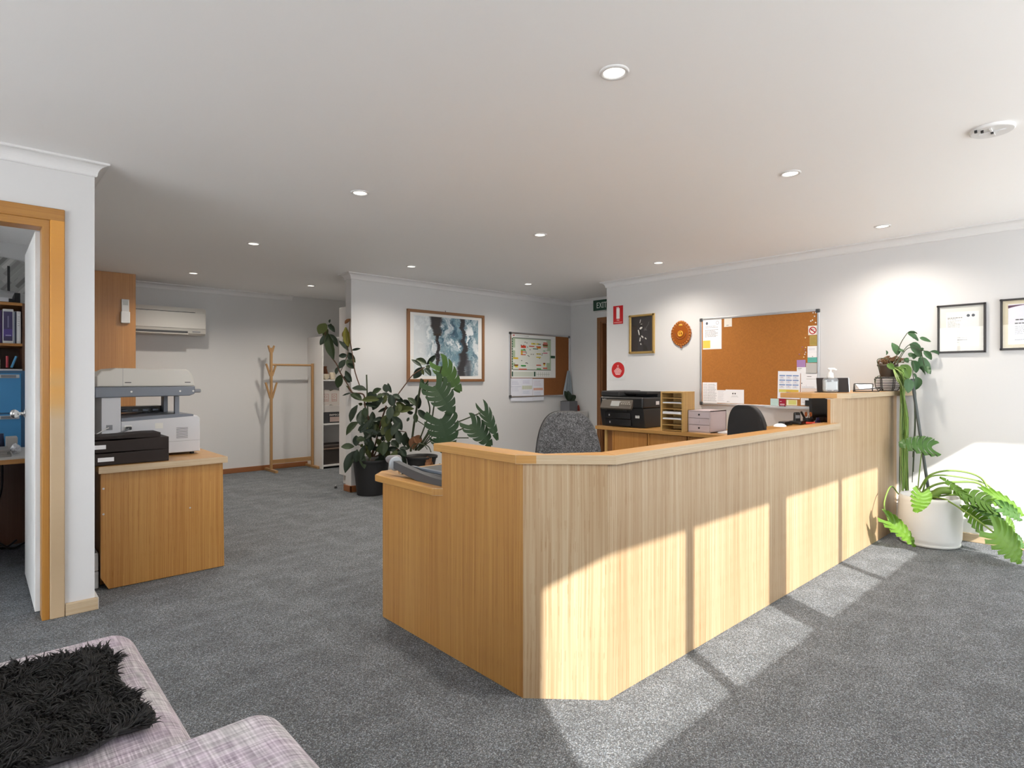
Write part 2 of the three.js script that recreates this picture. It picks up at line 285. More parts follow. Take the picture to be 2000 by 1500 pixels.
// ---------------------------------------------------------------- downlights and smoke alarm base
const glow = new THREE.MeshStandardMaterial({ color: 0xffffff, emissive: new THREE.Color(1, 0.93, 0.80), emissiveIntensity: 2.6, roughness: 0.5 });
const lampSpots = [['above the desk corner', 1.785, -1.375], ['above the long desk front', 3.40, -1.38], ['above the desk end by the right wall', 5.10, -1.385], ['over the carpet left of the desk', 1.775, -3.34], ['over the middle of the staff area', 3.365, -3.335], ['over the printer bench', 5.055, -3.34],
  ['between the copier and the rubber plant', 1.77, -5.22], ['in front of the abstract painting', 3.335, -5.18], ['in front of the wall planner', 5.015, -5.175], ['nearest the air conditioner', 1.777, -7.13], ['beside the tall white cupboard', 3.10, -7.10], ['in the kitchen nook behind the middle wall', 5.05, -7.12]];
for (const [where, x, z] of lampSpots) {
  const t = thing('downlight', 'round recessed white downlight ' + where, 'downlight', 'ceiling downlights');
  mesh('trim_ring', lathe([[0.040, 0], [0.042, -0.006], [0.052, -0.007], [0.056, -0.002], [0.056, 0]], x, CH, z, 36), M.trimWhite, t);
  mesh('lamp_lens', lathe([[0, -0.0025], [0.03, -0.0028], [0.0405, -0.002], [0.0405, 0]], x, CH, z, 32), glow, t);
  const s = new THREE.SpotLight(new THREE.Color(1, 0.91, 0.80), 6.2, 0, 1.3, 1, 2); s.position.set(x, CH - 0.012, z); s.target.position.set(x, 0, z); s.castShadow = true; s.shadow.radius = 2; s.name = 'downlight_beam';
  scene.add(s, s.target);
}
{
  const t = thing('smoke_alarm_base', 'empty white smoke alarm base plate on the ceiling', 'smoke alarm');
  mesh('plate', lathe([[0, -0.012], [0.05, -0.012], [0.078, -0.016], [0.084, -0.012], [0.085, 0]], 3.485, CH, -0.5, 40), M.trimWhite, t);
  mesh('rib', [bx(3.43, 3.54, CH - 0.018, CH - 0.012, -0.504, -0.496), bx(3.481, 3.489, CH - 0.018, CH - 0.012, -0.55, -0.45)], M.trimWhite, t);
  for (const [a, b] of [[3.44, -0.53], [3.485, -0.5], [3.42, -0.55]]) mesh('contact', bx(a - 0.006, a + 0.006, CH - 0.024, CH - 0.012, b - 0.005, b + 0.005), M.black, t);
}

// ---------------------------------------------------------------- reception desk
{
  const t = thing('reception_desk', 'long pale veneered reception desk with a chamfered corner and raised end', 'desk');
  mesh('end_panel', polyX([[-2.727, 0], [-1.66, 0], [-1.66, 0.917], [-2.2, 0.917], [-2.2, 0.712], [-2.727, 0.712]], 1.58, 1.612), M.honey, t, { grain: 'y', label: 'honey veneer end panel out of the sun' });
  mesh('back_panel', bx(1.612, 2.2, 0, 0.712, -2.727, -2.70), M.honey, t, { grain: 'y' });
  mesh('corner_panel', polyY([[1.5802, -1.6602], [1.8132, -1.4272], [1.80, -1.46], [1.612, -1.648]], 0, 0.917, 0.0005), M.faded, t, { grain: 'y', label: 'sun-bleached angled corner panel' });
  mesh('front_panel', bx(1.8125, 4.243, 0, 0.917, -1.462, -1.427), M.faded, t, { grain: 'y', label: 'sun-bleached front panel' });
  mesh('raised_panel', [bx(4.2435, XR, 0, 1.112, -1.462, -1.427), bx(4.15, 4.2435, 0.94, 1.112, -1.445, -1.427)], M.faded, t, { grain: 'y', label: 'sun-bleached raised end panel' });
  mesh('raised_panel_edge', bx(4.146, 4.15, 0.94, 1.112, -1.445, -1.4265), M.honey, t, { grain: 'y' });
  // narrow capping along the upstand, honey on top, bleached where its edge faces the windows
  const y0 = 0.917, y1 = 0.952;
  mesh('capping', polyY([[1.552, -2.225], [1.552, -1.672], [1.66, -1.627], [1.66, -2.225]], y0, y1), M.honeyEdge, t, { grain: 'z' });
  mesh('capping', polyY([[1.552, -1.6715], [1.825, -1.3985], [1.87, -1.505], [1.66, -1.6265]], y0, y1), M.honeyEdge, t, { grain: 'x' });
  mesh('capping', polyY([[1.8255, -1.3985], [4.243, -1.3985], [4.243, -1.505], [1.8705, -1.505]], y0, y1), M.honeyEdge, t, { grain: 'x' });
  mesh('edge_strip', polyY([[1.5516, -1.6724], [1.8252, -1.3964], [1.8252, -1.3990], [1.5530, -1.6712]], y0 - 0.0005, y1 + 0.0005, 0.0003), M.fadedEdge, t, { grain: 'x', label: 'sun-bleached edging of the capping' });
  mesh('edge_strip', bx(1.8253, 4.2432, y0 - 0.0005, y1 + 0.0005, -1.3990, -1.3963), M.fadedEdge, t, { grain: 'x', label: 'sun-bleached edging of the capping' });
  // low worktop with the trimmer, running on behind the upstand
  mesh('worktop', polyY([[1.545, -2.745], [1.545, -2.225], [1.582, -2.19], [1.613, -2.19], [1.613, -1.655], [1.79, -1.464], [XR - 0.002, -1.464], [XR - 0.002, -2.06], [2.62, -2.06], [2.25, -2.30], [2.25, -2.83], [1.63, -2.83]], 0.712, 0.747, 0.003), M.honeyEdge, t, { grain: 'z' });
  mesh('worktop_end', polyY([[1.5448, -2.2262], [1.5818, -2.1902], [1.5835, -2.1925], [1.5465, -2.2285]], 0.713, 0.7465, 0.0003), M.fadedEdge, t, { grain: 'y', label: 'pale cut end of the worktop' });
  mesh('inner_shelf', bx(3.95, 4.75, 0.90, 0.925, -1.76, -1.463), M.honeyEdge, t, { grain: 'x' });
  for (const q of [3.97, 4.71]) mesh('shelf_bracket', bx(q, q + 0.025, 0.747, 0.90, -1.74, -1.463), M.honey, t, { grain: 'y' });
  // deep capping of the raised end, with a clipped corner
  const c0 = 1.112, c1 = 1.147;
  mesh('raised_capping', polyY([[4.262, -1.585], [4.35, -1.49], [4.445, -1.3965], [5.45, -1.3965], [5.60, -1.31], [XR - 0.001, -1.31], [XR - 0.001, -1.80], [4.262, -1.80]], c0, c1), M.honeyEdge, t, { grain: 'x' });
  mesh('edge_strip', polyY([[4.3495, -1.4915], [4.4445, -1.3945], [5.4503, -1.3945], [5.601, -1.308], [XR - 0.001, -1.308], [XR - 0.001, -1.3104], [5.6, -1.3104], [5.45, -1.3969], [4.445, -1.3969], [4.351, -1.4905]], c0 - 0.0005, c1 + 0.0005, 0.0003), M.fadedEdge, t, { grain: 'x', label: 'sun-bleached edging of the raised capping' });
  mesh('capping_support', bx(5.2, 5.23, 0.747, c0, -1.78, -1.463), M.honey, t, { grain: 'y' });
  mesh('drawer_pedestal', bx(3.0, 3.42, 0, 0.712, -2.02, -1.5, 0.003), M.honey, t, { grain: 'y' });
}
{ // paper trimmer on the low worktop
  const t = thing('paper_trimmer', 'dark grey guillotine paper trimmer on the low desk top', 'paper trimmer');
  const pts = []; for (let i = 0; i <= 12; i++) { const a = i / 12; pts.push([-2.66 + 0.52 * a, 0.822 - 0.045 * Math.sin(a * Math.PI * 0.55)]); }
  mesh('base_board', bx(1.64, 1.98, 0.757, 0.785, -2.60, -2.06, 0.008), M.charcoal, t);
  const bl = []; const shp = [...pts, ...pts.slice().reverse().map(([z, y], i) => [z, y - 0.036 - 0.008 * Math.sin(i / 12 * Math.PI)])]; bl.push(polyX(shp, 1.60, 1.635));
  mesh('blade_arm', bl, M.charcoal, t);
  mesh('blade_guard', bx(1.655, 1.675, 0.785, 0.80, -2.58, -2.08, 0.004), M.steelGrey, t);
  mesh('arm_collar', lathe([[0, -0.012], [0.034, -0.012], [0.038, 0], [0.034, 0.012], [0, 0.012]], 0, 0, 0, 28).rotateX(Math.PI / 2).translate(1.62, 0.805, -2.665), std(L(0.3, 0.33, 0.36), 0.4), t);
  const hd = new THREE.CapsuleGeometry(0.021, 0.085, 6, 16).rotateX(Math.PI / 2 - 0.12).translate(1.662, 0.816, -2.755);
  mesh('handle', hd, std(L(0.20, 0.19, 0.20), 0.4), t);
  for (const [x, z] of [[1.67, -2.57], [1.95, -2.57], [1.67, -2.09], [1.95, -2.09]]) mesh('foot', cyl(0.012, 0.012, 0.011, x, 0.747, z, 12), M.blackMatt, t);
  mesh('pivot_bracket', bx(1.606, 1.65, 0.757, 0.79, -2.62, -2.59, 0.003), M.chrome, t);
}
// ---------------------------------------------------------------- office chairs
const greyFab = std(0xffffff, 0.95, { map: rep(dataTex(256, 256, (x, y) => { const a = hash(x >> 1, y >> 1, 31), b = vn(x / 256 * 20, y / 256 * 20, 20, 20, 32), t = 46 + 88 * a * a + 26 * (b - 0.5); return [cl(t), cl(t * 1.01), cl(t * 1.03)]; }), 1 / 0.28, 1 / 0.28) });
function swivelChair(name, label, x, z, turn, w, fab, topY) {
  const t = thing(name, label, 'chair'), q = (g) => g;
  // backrest: an arched upright pad, slightly dished, built around the origin and then turned
  const s = new THREE.Shape(), h = 0.50; s.moveTo(-w / 2, 0.04); s.quadraticCurveTo(-w / 2, 0, -w / 2 + 0.06, 0); s.lineTo(w / 2 - 0.06, 0); s.quadraticCurveTo(w / 2, 0, w / 2, 0.04);
  s.bezierCurveTo(w / 2 - 0.005, h * 0.55, w * 0.44, h * 0.98, w * 0.12, h); s.lineTo(-w * 0.12, h); s.bezierCurveTo(-w * 0.44, h * 0.98, -w / 2 + 0.005, h * 0.55, -w / 2, 0.04);
  const pad = new THREE.ExtrudeGeometry(s, { depth: 0.028, bevelEnabled: true, bevelSize: 0.018, bevelThickness: 0.02, bevelOffset: -0.018, bevelSegments: 5, curveSegments: 20 });
  const bend = (g) => { const p = g.attributes.position; for (let i = 0; i < p.count; i++) { const X = p.getX(i), Y = p.getY(i); p.setZ(i, p.getZ(i) + 0.55 * X * X - 0.16 * (Y - 0.1)); } g.computeVertexNormals(); return g; };
  const R = (g) => g.rotateY(turn).translate(x, 0, z), by = topY - 0.5;
  mesh('backrest', R(bend(pad.clone()).translate(0, by, -0.22)), fab, t, { grain: 'y' });
  const shell = new THREE.ExtrudeGeometry(s, { depth: 0.006, bevelEnabled: true, bevelSize: 0.006, bevelThickness: 0.008, bevelOffset: -0.004, bevelSegments: 2, curveSegments: 20 });
  mesh('back_shell', R(bend(shell).translate(0, by, -0.252)), M.blackMatt, t);
  mesh('seat', R(bx(-0.24, 0.24, 0.44, 0.52, -0.2, 0.26, 0.035)), fab, t, { grain: 'z' });
  mesh('back_bar', R(merge([bx(-0.035, 0.035, 0.42, 0.435, -0.27, 0.0), bx(-0.035, 0.035, 0.42, by + 0.2, -0.285, -0.262)])), M.blackMatt, t);
  mesh('gas_column', R(merge([cyl(0.028, 0.028, 0.22, 0, 0.1, 0), cyl(0.018, 0.018, 0.14, 0, 0.3, 0)])), M.black, t);
  for (let i = 0; i < 5; i++) { const a = i / 5 * Math.PI * 2 + 0.3, cx = Math.cos(a) * 0.29, cz = Math.sin(a) * 0.29; mesh('base_arm', R(bar([0, 0.11, 0], [cx, 0.075, cz], 0.02)), M.black, t);
    mesh('castor', R(new THREE.TorusGeometry(0.02, 0.0095, 8, 16).rotateY(-a).translate(cx, 0.0298, cz)), M.black, t); }
  return t;
}
swivelChair('office_chair', 'grey flecked fabric office chair behind the desk corner', 2.61, -2.285, -0.62, 0.43, greyFab, 1.04);
swivelChair('office_chair', 'plain black office chair at the printer bench', 4.71, -2.14, 1.57, 0.33, M.charcoal, 1.04);

// ---------------------------------------------------------------- printer bench along the right wall
{
  const t = thing('back_bench', 'low timber bench with panelled doors under the printer', 'cabinet');
  mesh('worktop', bx(4.975, XR - 0.002, 0.7, 0.737, -4.09, -2.07, 0.004), M.honeyEdge, t, { grain: 'z' });
  mesh('carcass', bx(5.06, XR - 0.002, 0.02, 0.7, -3.98, -2.1), M.brown, t, { grain: 'y' });
  mesh('end_panel', bx(5.04, XR - 0.004, 0.0, 0.7, -4.01, -3.98), M.ply, t, { grain: 'y' });
  for (let i = 0; i < 4; i++) { const a = -3.90 + i * 0.45; const d = mesh('door', bx(5.038, 5.058, 0.05, 0.69, a, a + 0.44, 0.003), M.panel, t, { grain: 'y' }); for (const q of [0, 0.42]) mesh('door_stile', bx(5.03, 5.04, 0.05, 0.69, a + q, a + q + 0.02), M.panel, d, { grain: 'y' }); }
}
{ // multifunction printer
  const t = thing('printer', 'black multifunction inkjet printer on the bench', 'printer'), x0 = 5.03, x1 = 5.46, z0 = -4.06, z1 = -3.50, b = 0.739;
  mesh('lower_body', polyZ([[x0 + 0.03, b], [x1, b], [x1, b + 0.2], [x0 - 0.01, b + 0.2]].map(([x, y]) => [x, y]), z0, z1, 0.008), M.black, t);
  mesh('upper_body', bx(x0 - 0.012, x1, b + 0.2, b + 0.315, z0, z1, 0.02), M.black, t);
  mesh('document_feeder', merge([bx(x0 + 0.0, x1 - 0.02, b + 0.315, b + 0.378, z0 + 0.005, z0 + 0.25, 0.018), bx(x0 + 0.10, x1 - 0.02, b + 0.345, b + 0.372, z0 + 0.2, z1 - 0.03, 0.006), bx(x0 + 0.3, x1 - 0.02, b + 0.315, b + 0.35, z0 + 0.2, z1 - 0.03, 0.006)]), M.blackMatt, t);
  const cp = bx(-0.018, 0.018, -0.055, 0.055, -0.2, 0.2, 0.006).rotateZ(-0.5).translate(x0 - 0.02, b + 0.235, (z0 + z1) / 2 - 0.04);
  const c = mesh('control_panel', cp, std(L(0.09, 0.075, 0.06), 0.35), t);
  mesh('display', bx(-0.002, 0.002, -0.03, 0.03, -0.055, 0.055).rotateZ(-0.5).translate(x0 - 0.0378, b + 0.245, (z0 + z1) / 2 - 0.05), std(L(0.34, 0.34, 0.33), 0.3), c);
  for (let r = 0; r < 3; r++) for (let k = 0; k < 5; k++) mesh('key', bx(-0.002, 0.002, -0.006, 0.006, -0.008, 0.008).rotateZ(-0.5).translate(x0 - 0.0378 - (1 - r) * 0.010, b + 0.245 + (1 - r) * 0.02, -3.75 + k * 0.026), std(L(0.3, 0.28, 0.25), 0.5), c);
  mesh('output_slot', bx(x0 - 0.011, x0 + 0.02, b + 0.165, b + 0.195, z0 + 0.1, z1 - 0.2), M.blackGloss, t);
  for (const y of [0.01, 0.085]) { const d = mesh('paper_tray', bx(x0 + 0.005 - y * 0.15, x0 + 0.08, b + y, b + y + 0.07, z0 + 0.06, z1 - 0.16, 0.006), M.blackGloss, t); mesh('tray_mark', bx(x0 + 0.0035 - y * 0.15, x0 + 0.006 - y * 0.15, b + y + 0.025, b + y + 0.045, -3.94, -3.925), M.alu, d); }
  const lt = canvasTex(256, 64, (g) => { g.fillStyle = '#17130f'; g.fillRect(0, 0, 256, 64); g.fillStyle = '#f2f2f2'; g.font = 'bold 50px sans-serif'; g.textAlign = 'center'; g.fillText('brother', 128, 46); });
  mesh('logo', quad([x0 - 0.0128, b + 0.272, -4.035], [x0 - 0.0128, b + 0.272, -3.955], [x0 - 0.0128, b + 0.297, -3.955], [x0 - 0.0128, b + 0.297, -4.035]), printed(lt), t);
  const st = canvasTex(64, 96, (g) => { g.fillStyle = '#d9d9d6'; g.fillRect(0, 0, 64, 96); g.fillStyle = '#777'; for (let i = 0; i < 9; i++) g.fillRect(6, 8 + i * 9, 20 + (i * 17) % 26, 3); g.fillStyle = '#333'; g.fillRect(36, 34, 18, 8); g.fillRect(38, 74, 16, 8); });
  mesh('sticker', bx(x0 + 0.0045, x0 + 0.0065, b + 0.10, b + 0.178, -3.605, -3.555), printed(st), t);
  mesh('sticker', bx(x0 + 0.22, x0 + 0.28, b + 0.235, b + 0.272, z1, z1 + 0.001), M.paper, t);
}
{ // timber pigeonhole organiser
  const t = thing('pigeonhole_organiser', 'ply pigeonhole sorter with seven slots beside the printer', 'organiser'), x0 = 4.985, x1 = 5.192, z0 = -3.27, z1 = -3.02, y0 = 0.738, y1 = 1.122;
  mesh('side', bx(x0, x1, y0, y1, z0, z0 + 0.016), M.ply, t, { grain: 'y' }); mesh('side', bx(x0, x1, y0, y1, z1 - 0.016, z1), M.ply, t, { grain: 'y' });
  mesh('top', bx(x0, x1, y1 - 0.016, y1, z0 + 0.016, z1 - 0.016), M.ply, t, { grain: 'x' }); mesh('back', bx(x1 - 0.008, x1, y0, y1 - 0.016, z0 + 0.016, z1 - 0.016), M.ply, t, { grain: 'y' });
  for (let i = 0; i < 7; i++) mesh('shelf', bx(x0 + 0.006, x1 - 0.008, y0 + 0.004 + i * 0.052, y0 + 0.010 + i * 0.052, z0 + 0.016, z1 - 0.016), M.ply, t, { grain: 'x' });
  for (const [i, h] of [[2, 0.012], [3, 0.022], [5, 0.01]]) solo('paper_stack', ['', '', 'thin sheaf of papers in the third slot of the sorter', 'thick sheaf of papers in the middle slot of the sorter', '', 'single sheets in an upper slot of the sorter'][i], 'paper', bx(x0 + 0.0, x1 - 0.03, y0 + 0.0105 + i * 0.052, y0 + 0.0105 + h + i * 0.052, z0 + 0.025, z1 - 0.025), M.paper);
}
{ // pale pink desktop drawers
  const t = thing('desktop_drawers', 'pale pink three-drawer desktop box', 'drawer box'), pk = std(L(0.55, 0.47, 0.49), 0.6), x0 = 5.06, x1 = 5.36, z0 = -3.014, z1 = -2.78, y0 = 0.738, y1 = 0.945;
  mesh('case', [bx(x0 + 0.004, x1, y0, y1, z0, z0 + 0.008), bx(x0 + 0.004, x1, y0, y1, z1 - 0.008, z1), bx(x0 + 0.004, x1, y1 - 0.008, y1, z0, z1), bx(x0 + 0.004, x1, y0, y0 + 0.008, z0, z1), bx(x1 - 0.008, x1, y0, y1, z0, z1)], pk, t);
  for (let i = 0; i < 3; i++) { const d = mesh('drawer', bx(x0, x1 - 0.02, y0 + 0.01 + i * 0.063, y0 + 0.070 + i * 0.063, z0 + 0.01, z1 - 0.01, 0.002), pk, t); mesh('pull_hole', cyl(0.009, 0.009, 0.002, 0, 0, 0, 14).rotateZ(Math.PI / 2).translate(x0 - 0.0005, y0 + 0.042 + i * 0.063, (z0 + z1) / 2), i === 1 ? pk : M.black, d); }
}
solo('paper_stack', 'loose white papers lying on the bench beside the pink drawers', 'paper', [bx(5.12, 5.36, 0.738, 0.75, -2.74, -2.44), bx(5.2, 5.42, 0.75, 0.757, -2.72, -2.48)], M.paper);

// ---------------------------------------------------------------- things behind the desk front
{
  const t = thing('cordless_phone', 'black cordless phone upright in its cradle', 'phone');
  mesh('cradle', bx(4.25, 4.34, 0.925, 0.95, -1.74, -1.65, 0.008), M.black, t);
  const h = mesh('handset', bx(-0.022, 0.022, 0, 0.075, -0.014, 0.014, 0.01).rotateY(-0.75).translate(4.30, 0.935, -1.70), M.black, t);
  mesh('screen', bx(-0.015, 0.015, 0.032, 0.055, 0.0138, 0.0148).rotateY(-0.75).translate(4.30, 0.935, -1.70), M.grey, h);
}
{
  const t = thing('pen_cup', 'black mesh pen cup by the raised desk end', 'pen cup');
  mesh('cup', lathe([[0, 0], [0.033, 0], [0.036, 0.04], [0.033, 0.04], [0.03, 0.003], [0, 0.003]], 4.40, 0.925, -1.66, 24), M.blackMatt, t);
}
{
  const t = thing('scissors', 'orange-handled scissors standing in the pen cup', 'scissors');
  for (const s of [-1, 1]) { mesh('handle', new THREE.TorusGeometry(0.014, 0.0045, 8, 20).rotateY(0.7).translate(4.40 + s * 0.011, 0.992, -1.66 + s * 0.012), std(L(0.6, 0.15, 0.03), 0.4), t); }
  mesh('blade', bar([4.40, 0.932, -1.66], [4.40, 0.985, -1.66], 0.004), M.chrome, t);
}
solo('marker_pen', 'thick black marker leaning out of the pen cup', 'pen', bar([4.40, 0.935, -1.67], [4.372, 1.012, -1.70], 0.008), M.black);
solo('stapler', 'flat black stapler on the inner desk shelf', 'stapler', [bx(4.09, 4.20, 0.925, 0.935, -1.75, -1.69, 0.004), bx(4.095, 4.2, 0.936, 0.952, -1.745, -1.70, 0.006)], M.black);
solo('sticky_notes', 'pink and red pad of notes on the inner desk shelf', 'notes', bx(4.36, 4.46, 0.925, 0.934, -1.64, -1.56, 0.003), std(L(0.6, 0.28, 0.4), 0.7));
solo('highlighter', 'red highlighter lying by the pink notes', 'pen', bar([4.33, 0.934, -1.66], [4.38, 0.934, -1.61], 0.009), std(L(0.7, 0.08, 0.05), 0.4));
for (const [i, x] of [[0, 4.505], [1, 4.535]]) solo('ink_bottle', ['small blue bottle, left of a pair on the inner shelf', 'small blue bottle, right of a pair on the inner shelf'][i], 'bottle', lathe([[0, 0], [0.012, 0], [0.012, 0.02], [0.006, 0.026], [0.006, 0.04], [0, 0.04]], x, 0.925, -1.64, 16), std(L(0.03, 0.03, 0.16), 0.3));
solo('tape_dispenser', 'black tape dispenser on the inner desk shelf', 'tape dispenser', polyZ([[4.55, 0.925], [4.66, 0.925], [4.66, 0.94], [4.63, 0.962], [4.60, 0.965], [4.57, 0.945]], -1.66, -1.62), M.black);
solo('eraser', 'salmon pink eraser standing on the inner shelf', 'eraser', bx(4.665, 4.695, 0.925, 0.978, -1.62, -1.60, 0.004), std(L(0.7, 0.28, 0.22), 0.7));
solo('crumpled_paper', 'white paper offcut on the inner desk shelf', 'paper', new THREE.SphereGeometry(0.05, 10, 6, 0, 6.283, 0, 1.57).scale(1, 0.4, 0.8).translate(4.02, 0.925, -1.7), M.paper);
{
  const t = thing('monitor', 'dark computer monitor seen edge-on under the raised capping', 'monitor');
  mesh('screen', bx(-0.24, 0.24, 0, 0.29, -0.012, 0.012, 0.004).rotateX(-0.1).rotateZ(-0.12).translate(5.24, 0.80, -1.86), M.blackMatt, t);
  mesh('stand', [bx(5.16, 5.32, 0.747, 0.757, -1.98, -1.84, 0.003), bx(5.22, 5.26, 0.755, 0.92, -1.92, -1.90)], M.black, t);
}
// ---------------------------------------------------------------- on the raised desk end
{
  const t = thing('sanitiser_bottle', 'clear pump bottle of hand sanitiser on the desk end', 'pump bottle'), y = 1.148, R = (g) => merge(g).rotateY(-0.75).translate(4.535, y, -1.56), x = 0, z = 0;
  mesh('bottle', R(bx(-0.05, 0.05, 0, 0.108, -0.03, 0.03, 0.022)), new THREE.MeshPhysicalMaterial({ color: 0xf4f8fb, transmission: 0.85, roughness: 0.06, thickness: 0, ior: 1.4 }), t);
  mesh('gel', R(bx(-0.045, 0.045, 0.005, 0.092, -0.026, 0.026, 0.018)), std(L(0.62, 0.66, 0.68), 0.12), t, { label: 'clear gel' });
  for (const [a, b, c, d] of [[-0.038, -0.008, 0.078, 0.09], [0.008, 0.036, 0.08, 0.09], [-0.038, -0.008, 0.01, 0.018], [0.008, 0.04, 0.01, 0.02]]) mesh('label', R(bx(a, b, c, d, 0.0302, 0.0306)), M.grey, t);
  mesh('collar', R(lathe([[0.006, 0.1], [0.026, 0.102], [0.022, 0.112], [0.02, 0.138], [0.012, 0.145], [0.006, 0.146]], 0, 0, 0, 24)), M.white, t);
  mesh('pump', R([cyl(0.008, 0.008, 0.03, 0, 0.14, 0, 14), bx(-0.02, 0.034, 0.162, 0.177, -0.009, 0.009, 0.006), bx(0.028, 0.046, 0.158, 0.17, -0.006, 0.006, 0.004)]), M.white, t);
}
{
  const t = thing('display_stand', 'dark square sign holder behind the sanitiser', 'sign holder');
  mesh('board', bx(-0.115, 0.115, 0, 0.105, -0.004, 0.004).rotateX(-0.12).rotateY(-0.75).translate(4.66, 1.149, -1.585), M.brownPlastic, t);
  mesh('edge_trim', bx(0.116, 0.121, 0, 0.105, -0.005, 0.005).rotateX(-0.12).rotateY(-0.75).translate(4.66, 1.149, -1.585), M.alu, t);
  mesh('foot', bx(-0.1, 0.1, 0, 0.004, -0.07, 0.01).rotateY(-0.75).translate(4.66, 1.1475, -1.585), M.brownPlastic, t);
}
{
  const t = thing('card_holder', 'black wire card holder with a stack of white cards', 'card holder'), x = 5.04, z = -1.51, y = 1.1478;
  const R = (g) => g.scale(1.4, 1.1, 1.2).rotateY(-0.6).translate(x, y, z);
  mesh('frame', R(merge([bar([-0.07, 0.002, 0.03], [-0.045, 0.055, 0], 0.003), bar([-0.02, 0.002, -0.03], [-0.045, 0.055, 0], 0.003), bar([-0.07, 0.002, 0.03], [-0.02, 0.002, -0.03], 0.003), bar([0.03, 0.002, 0.05], [0.055, 0.055, 0.02], 0.003), bar([-0.045, 0.055, 0], [0.055, 0.055, 0.02], 0.003), bar([-0.07, 0.012, 0.032], [0.09, 0.028, 0.05], 0.003), bar([0.09, 0.028, 0.05], [0.075, 0.002, 0.04], 0.003), bar([-0.06, 0.003, 0.03], [0.075, 0.003, 0.045], 0.003)])), M.black, t);
  mesh('end_plate', R(polyZ([[-0.03, 0.003], [0.03, 0.003], [0, 0.05]], 0, 0.002).rotateY(Math.PI / 2 - 0.4).translate(-0.046, 0, 0)), M.blackMatt, t);
  mesh('cards', R(bx(-0.045, 0.05, -0.003, 0.003, -0.027, 0.027).rotateX(0.75).translate(0.005, 0.036, 0.018)), M.paper, t);
}

// ---------------------------------------------------------------- on the right wall
const sheetX = (x, z0, z1, y0, y1, th = 0.0012) => bx(x - th, x, y0, y1, z0, z1);   // thin sheet against a wall that faces -x
// print only on the -x face: a quad a hair in front of the sheet, read with z increasing to the right
const faceX = (x, z0, z1, y0, y1) => quad([x, y0, z0], [x, y0, z1], [x, y1, z1], [x, y1, z0]);
const faceZ = (z, x0, x1, y0, y1) => quad([x0, y0, z], [x1, y0, z], [x1, y1, z], [x0, y1, z]);
const corkMat = (c) => std(c, 0.95, { map: rep(dataTex(256, 256, (x, y) => { const t = 236 + 18 * (hash(x >> 1, y >> 1, 41) - 0.5) + 14 * (vn(x / 256 * 30, y / 256 * 30, 30, 30, 42) - 0.5); return [cl(t), cl(t), cl(t)]; }), 1 / 0.3, 1 / 0.3) });
function lines(g, w, h, o) { // rows of illegible small print
  g.fillStyle = o.bg ?? '#f4f4f6'; g.fillRect(0, 0, w, h);
  for (const [y, a, b, c, t] of o.rows) { g.fillStyle = c; let x = a * w; const e = b * w; let k = 1; while (x < e) { const q = (4 + 9 * hash(k++, Math.round(y * 999), 77)) * w / 128; g.fillRect(x, y * h, Math.min(q, e - x), t * h); x += q + 2.4 * w / 128; } }
  o.extra?.(g, w, h);
}
const textSheet = (rows, extra, bg) => printed(canvasTex(128, 160, (g, w, h) => lines(g, w, h, { rows, extra, bg })), 0.8);
const paras = (y0, y1, n, c = '#9a9aa2', a = 0.12, b = 0.88) => Array.from({ length: n }, (_, i) => [y0 + (y1 - y0) * i / n, a, b - 0.25 * hash(i, n, 5), c, 0.014]);
{
  const t = thing('corkboard', 'large cork noticeboard with aluminium frame above the bench', 'noticeboard'), x = XR - 0.001, z0 = -3.205, z1 = -2.02, y0 = 0.972, y1 = 1.878;
  mesh('cork', bx(x - 0.014, x, y0 + 0.015, y1 - 0.015, z0 + 0.015, z1 - 0.015), corkMat(L(0.50, 0.19, 0.036)), t, { grain: 'y' });
  mesh('frame', [bx(x - 0.02, x, y1 - 0.022, y1, z0 + 0.03, z1 - 0.03, 0.004), bx(x - 0.02, x, y0, y0 + 0.022, z0 + 0.03, z1 - 0.03, 0.004), bx(x - 0.02, x, y0 + 0.03, y1 - 0.03, z0, z0 + 0.022, 0.004), bx(x - 0.02, x, y0 + 0.03, y1 - 0.03, z1 - 0.022, z1, 0.004)], M.alu, t);
  for (const [z, y] of [[z0, y0], [z1 - 0.035, y0], [z0, y1 - 0.035], [z1 - 0.035, y1 - 0.035]]) mesh('corner_cap', bx(x - 0.024, x, y, y + 0.035, z, z + 0.035, 0.006), M.charcoal, t);
  mesh('pen_tray', bx(x - 0.055, x - 0.015, y0 - 0.006, y0 + 0.012, -2.5, z1 - 0.03, 0.003), M.alu, t);
}
function note(name, label, cat, z0, z1, y0, y1, mat, lift = 0, tilt = 0) {
  const x = XR - 0.0155 - lift, w = z1 - z0, h = y1 - y0, g = merge([bx(-0.0008, 0, -h / 2, h / 2, -w / 2, w / 2), faceX(-0.001, -w / 2, w / 2, -h / 2, h / 2)]);
  g.rotateX(tilt); const m = solo(name, label, cat, g.translate(x, (y0 + y1) / 2, (z0 + z1) / 2), mat); return m;
}
const crest = (g, w, h) => { g.fillStyle = '#555a66'; g.beginPath(); g.arc(0.22 * w, 0.12 * h, 0.06 * w, 0, 7); g.fill(); g.strokeStyle = '#aab'; g.lineWidth = 2; g.beginPath(); g.arc(0.78 * w, 0.12 * h, 0.07 * w, 0, 7); g.stroke(); };
note('letter', 'white letter with a crest pinned top left of the cork board', 'letter', -3.17, -2.962, 1.551, 1.857, textSheet([...paras(0.22, 0.3, 2), ...paras(0.34, 0.6, 8, '#8b8b93')], crest), 0, 0);
note('sticky_note', 'yellow sticky note on the crested letter', 'note', -3.167, -3.086, 1.564, 1.643, std(L(0.85, 0.62, 0.1), 0.8), 0.0012);
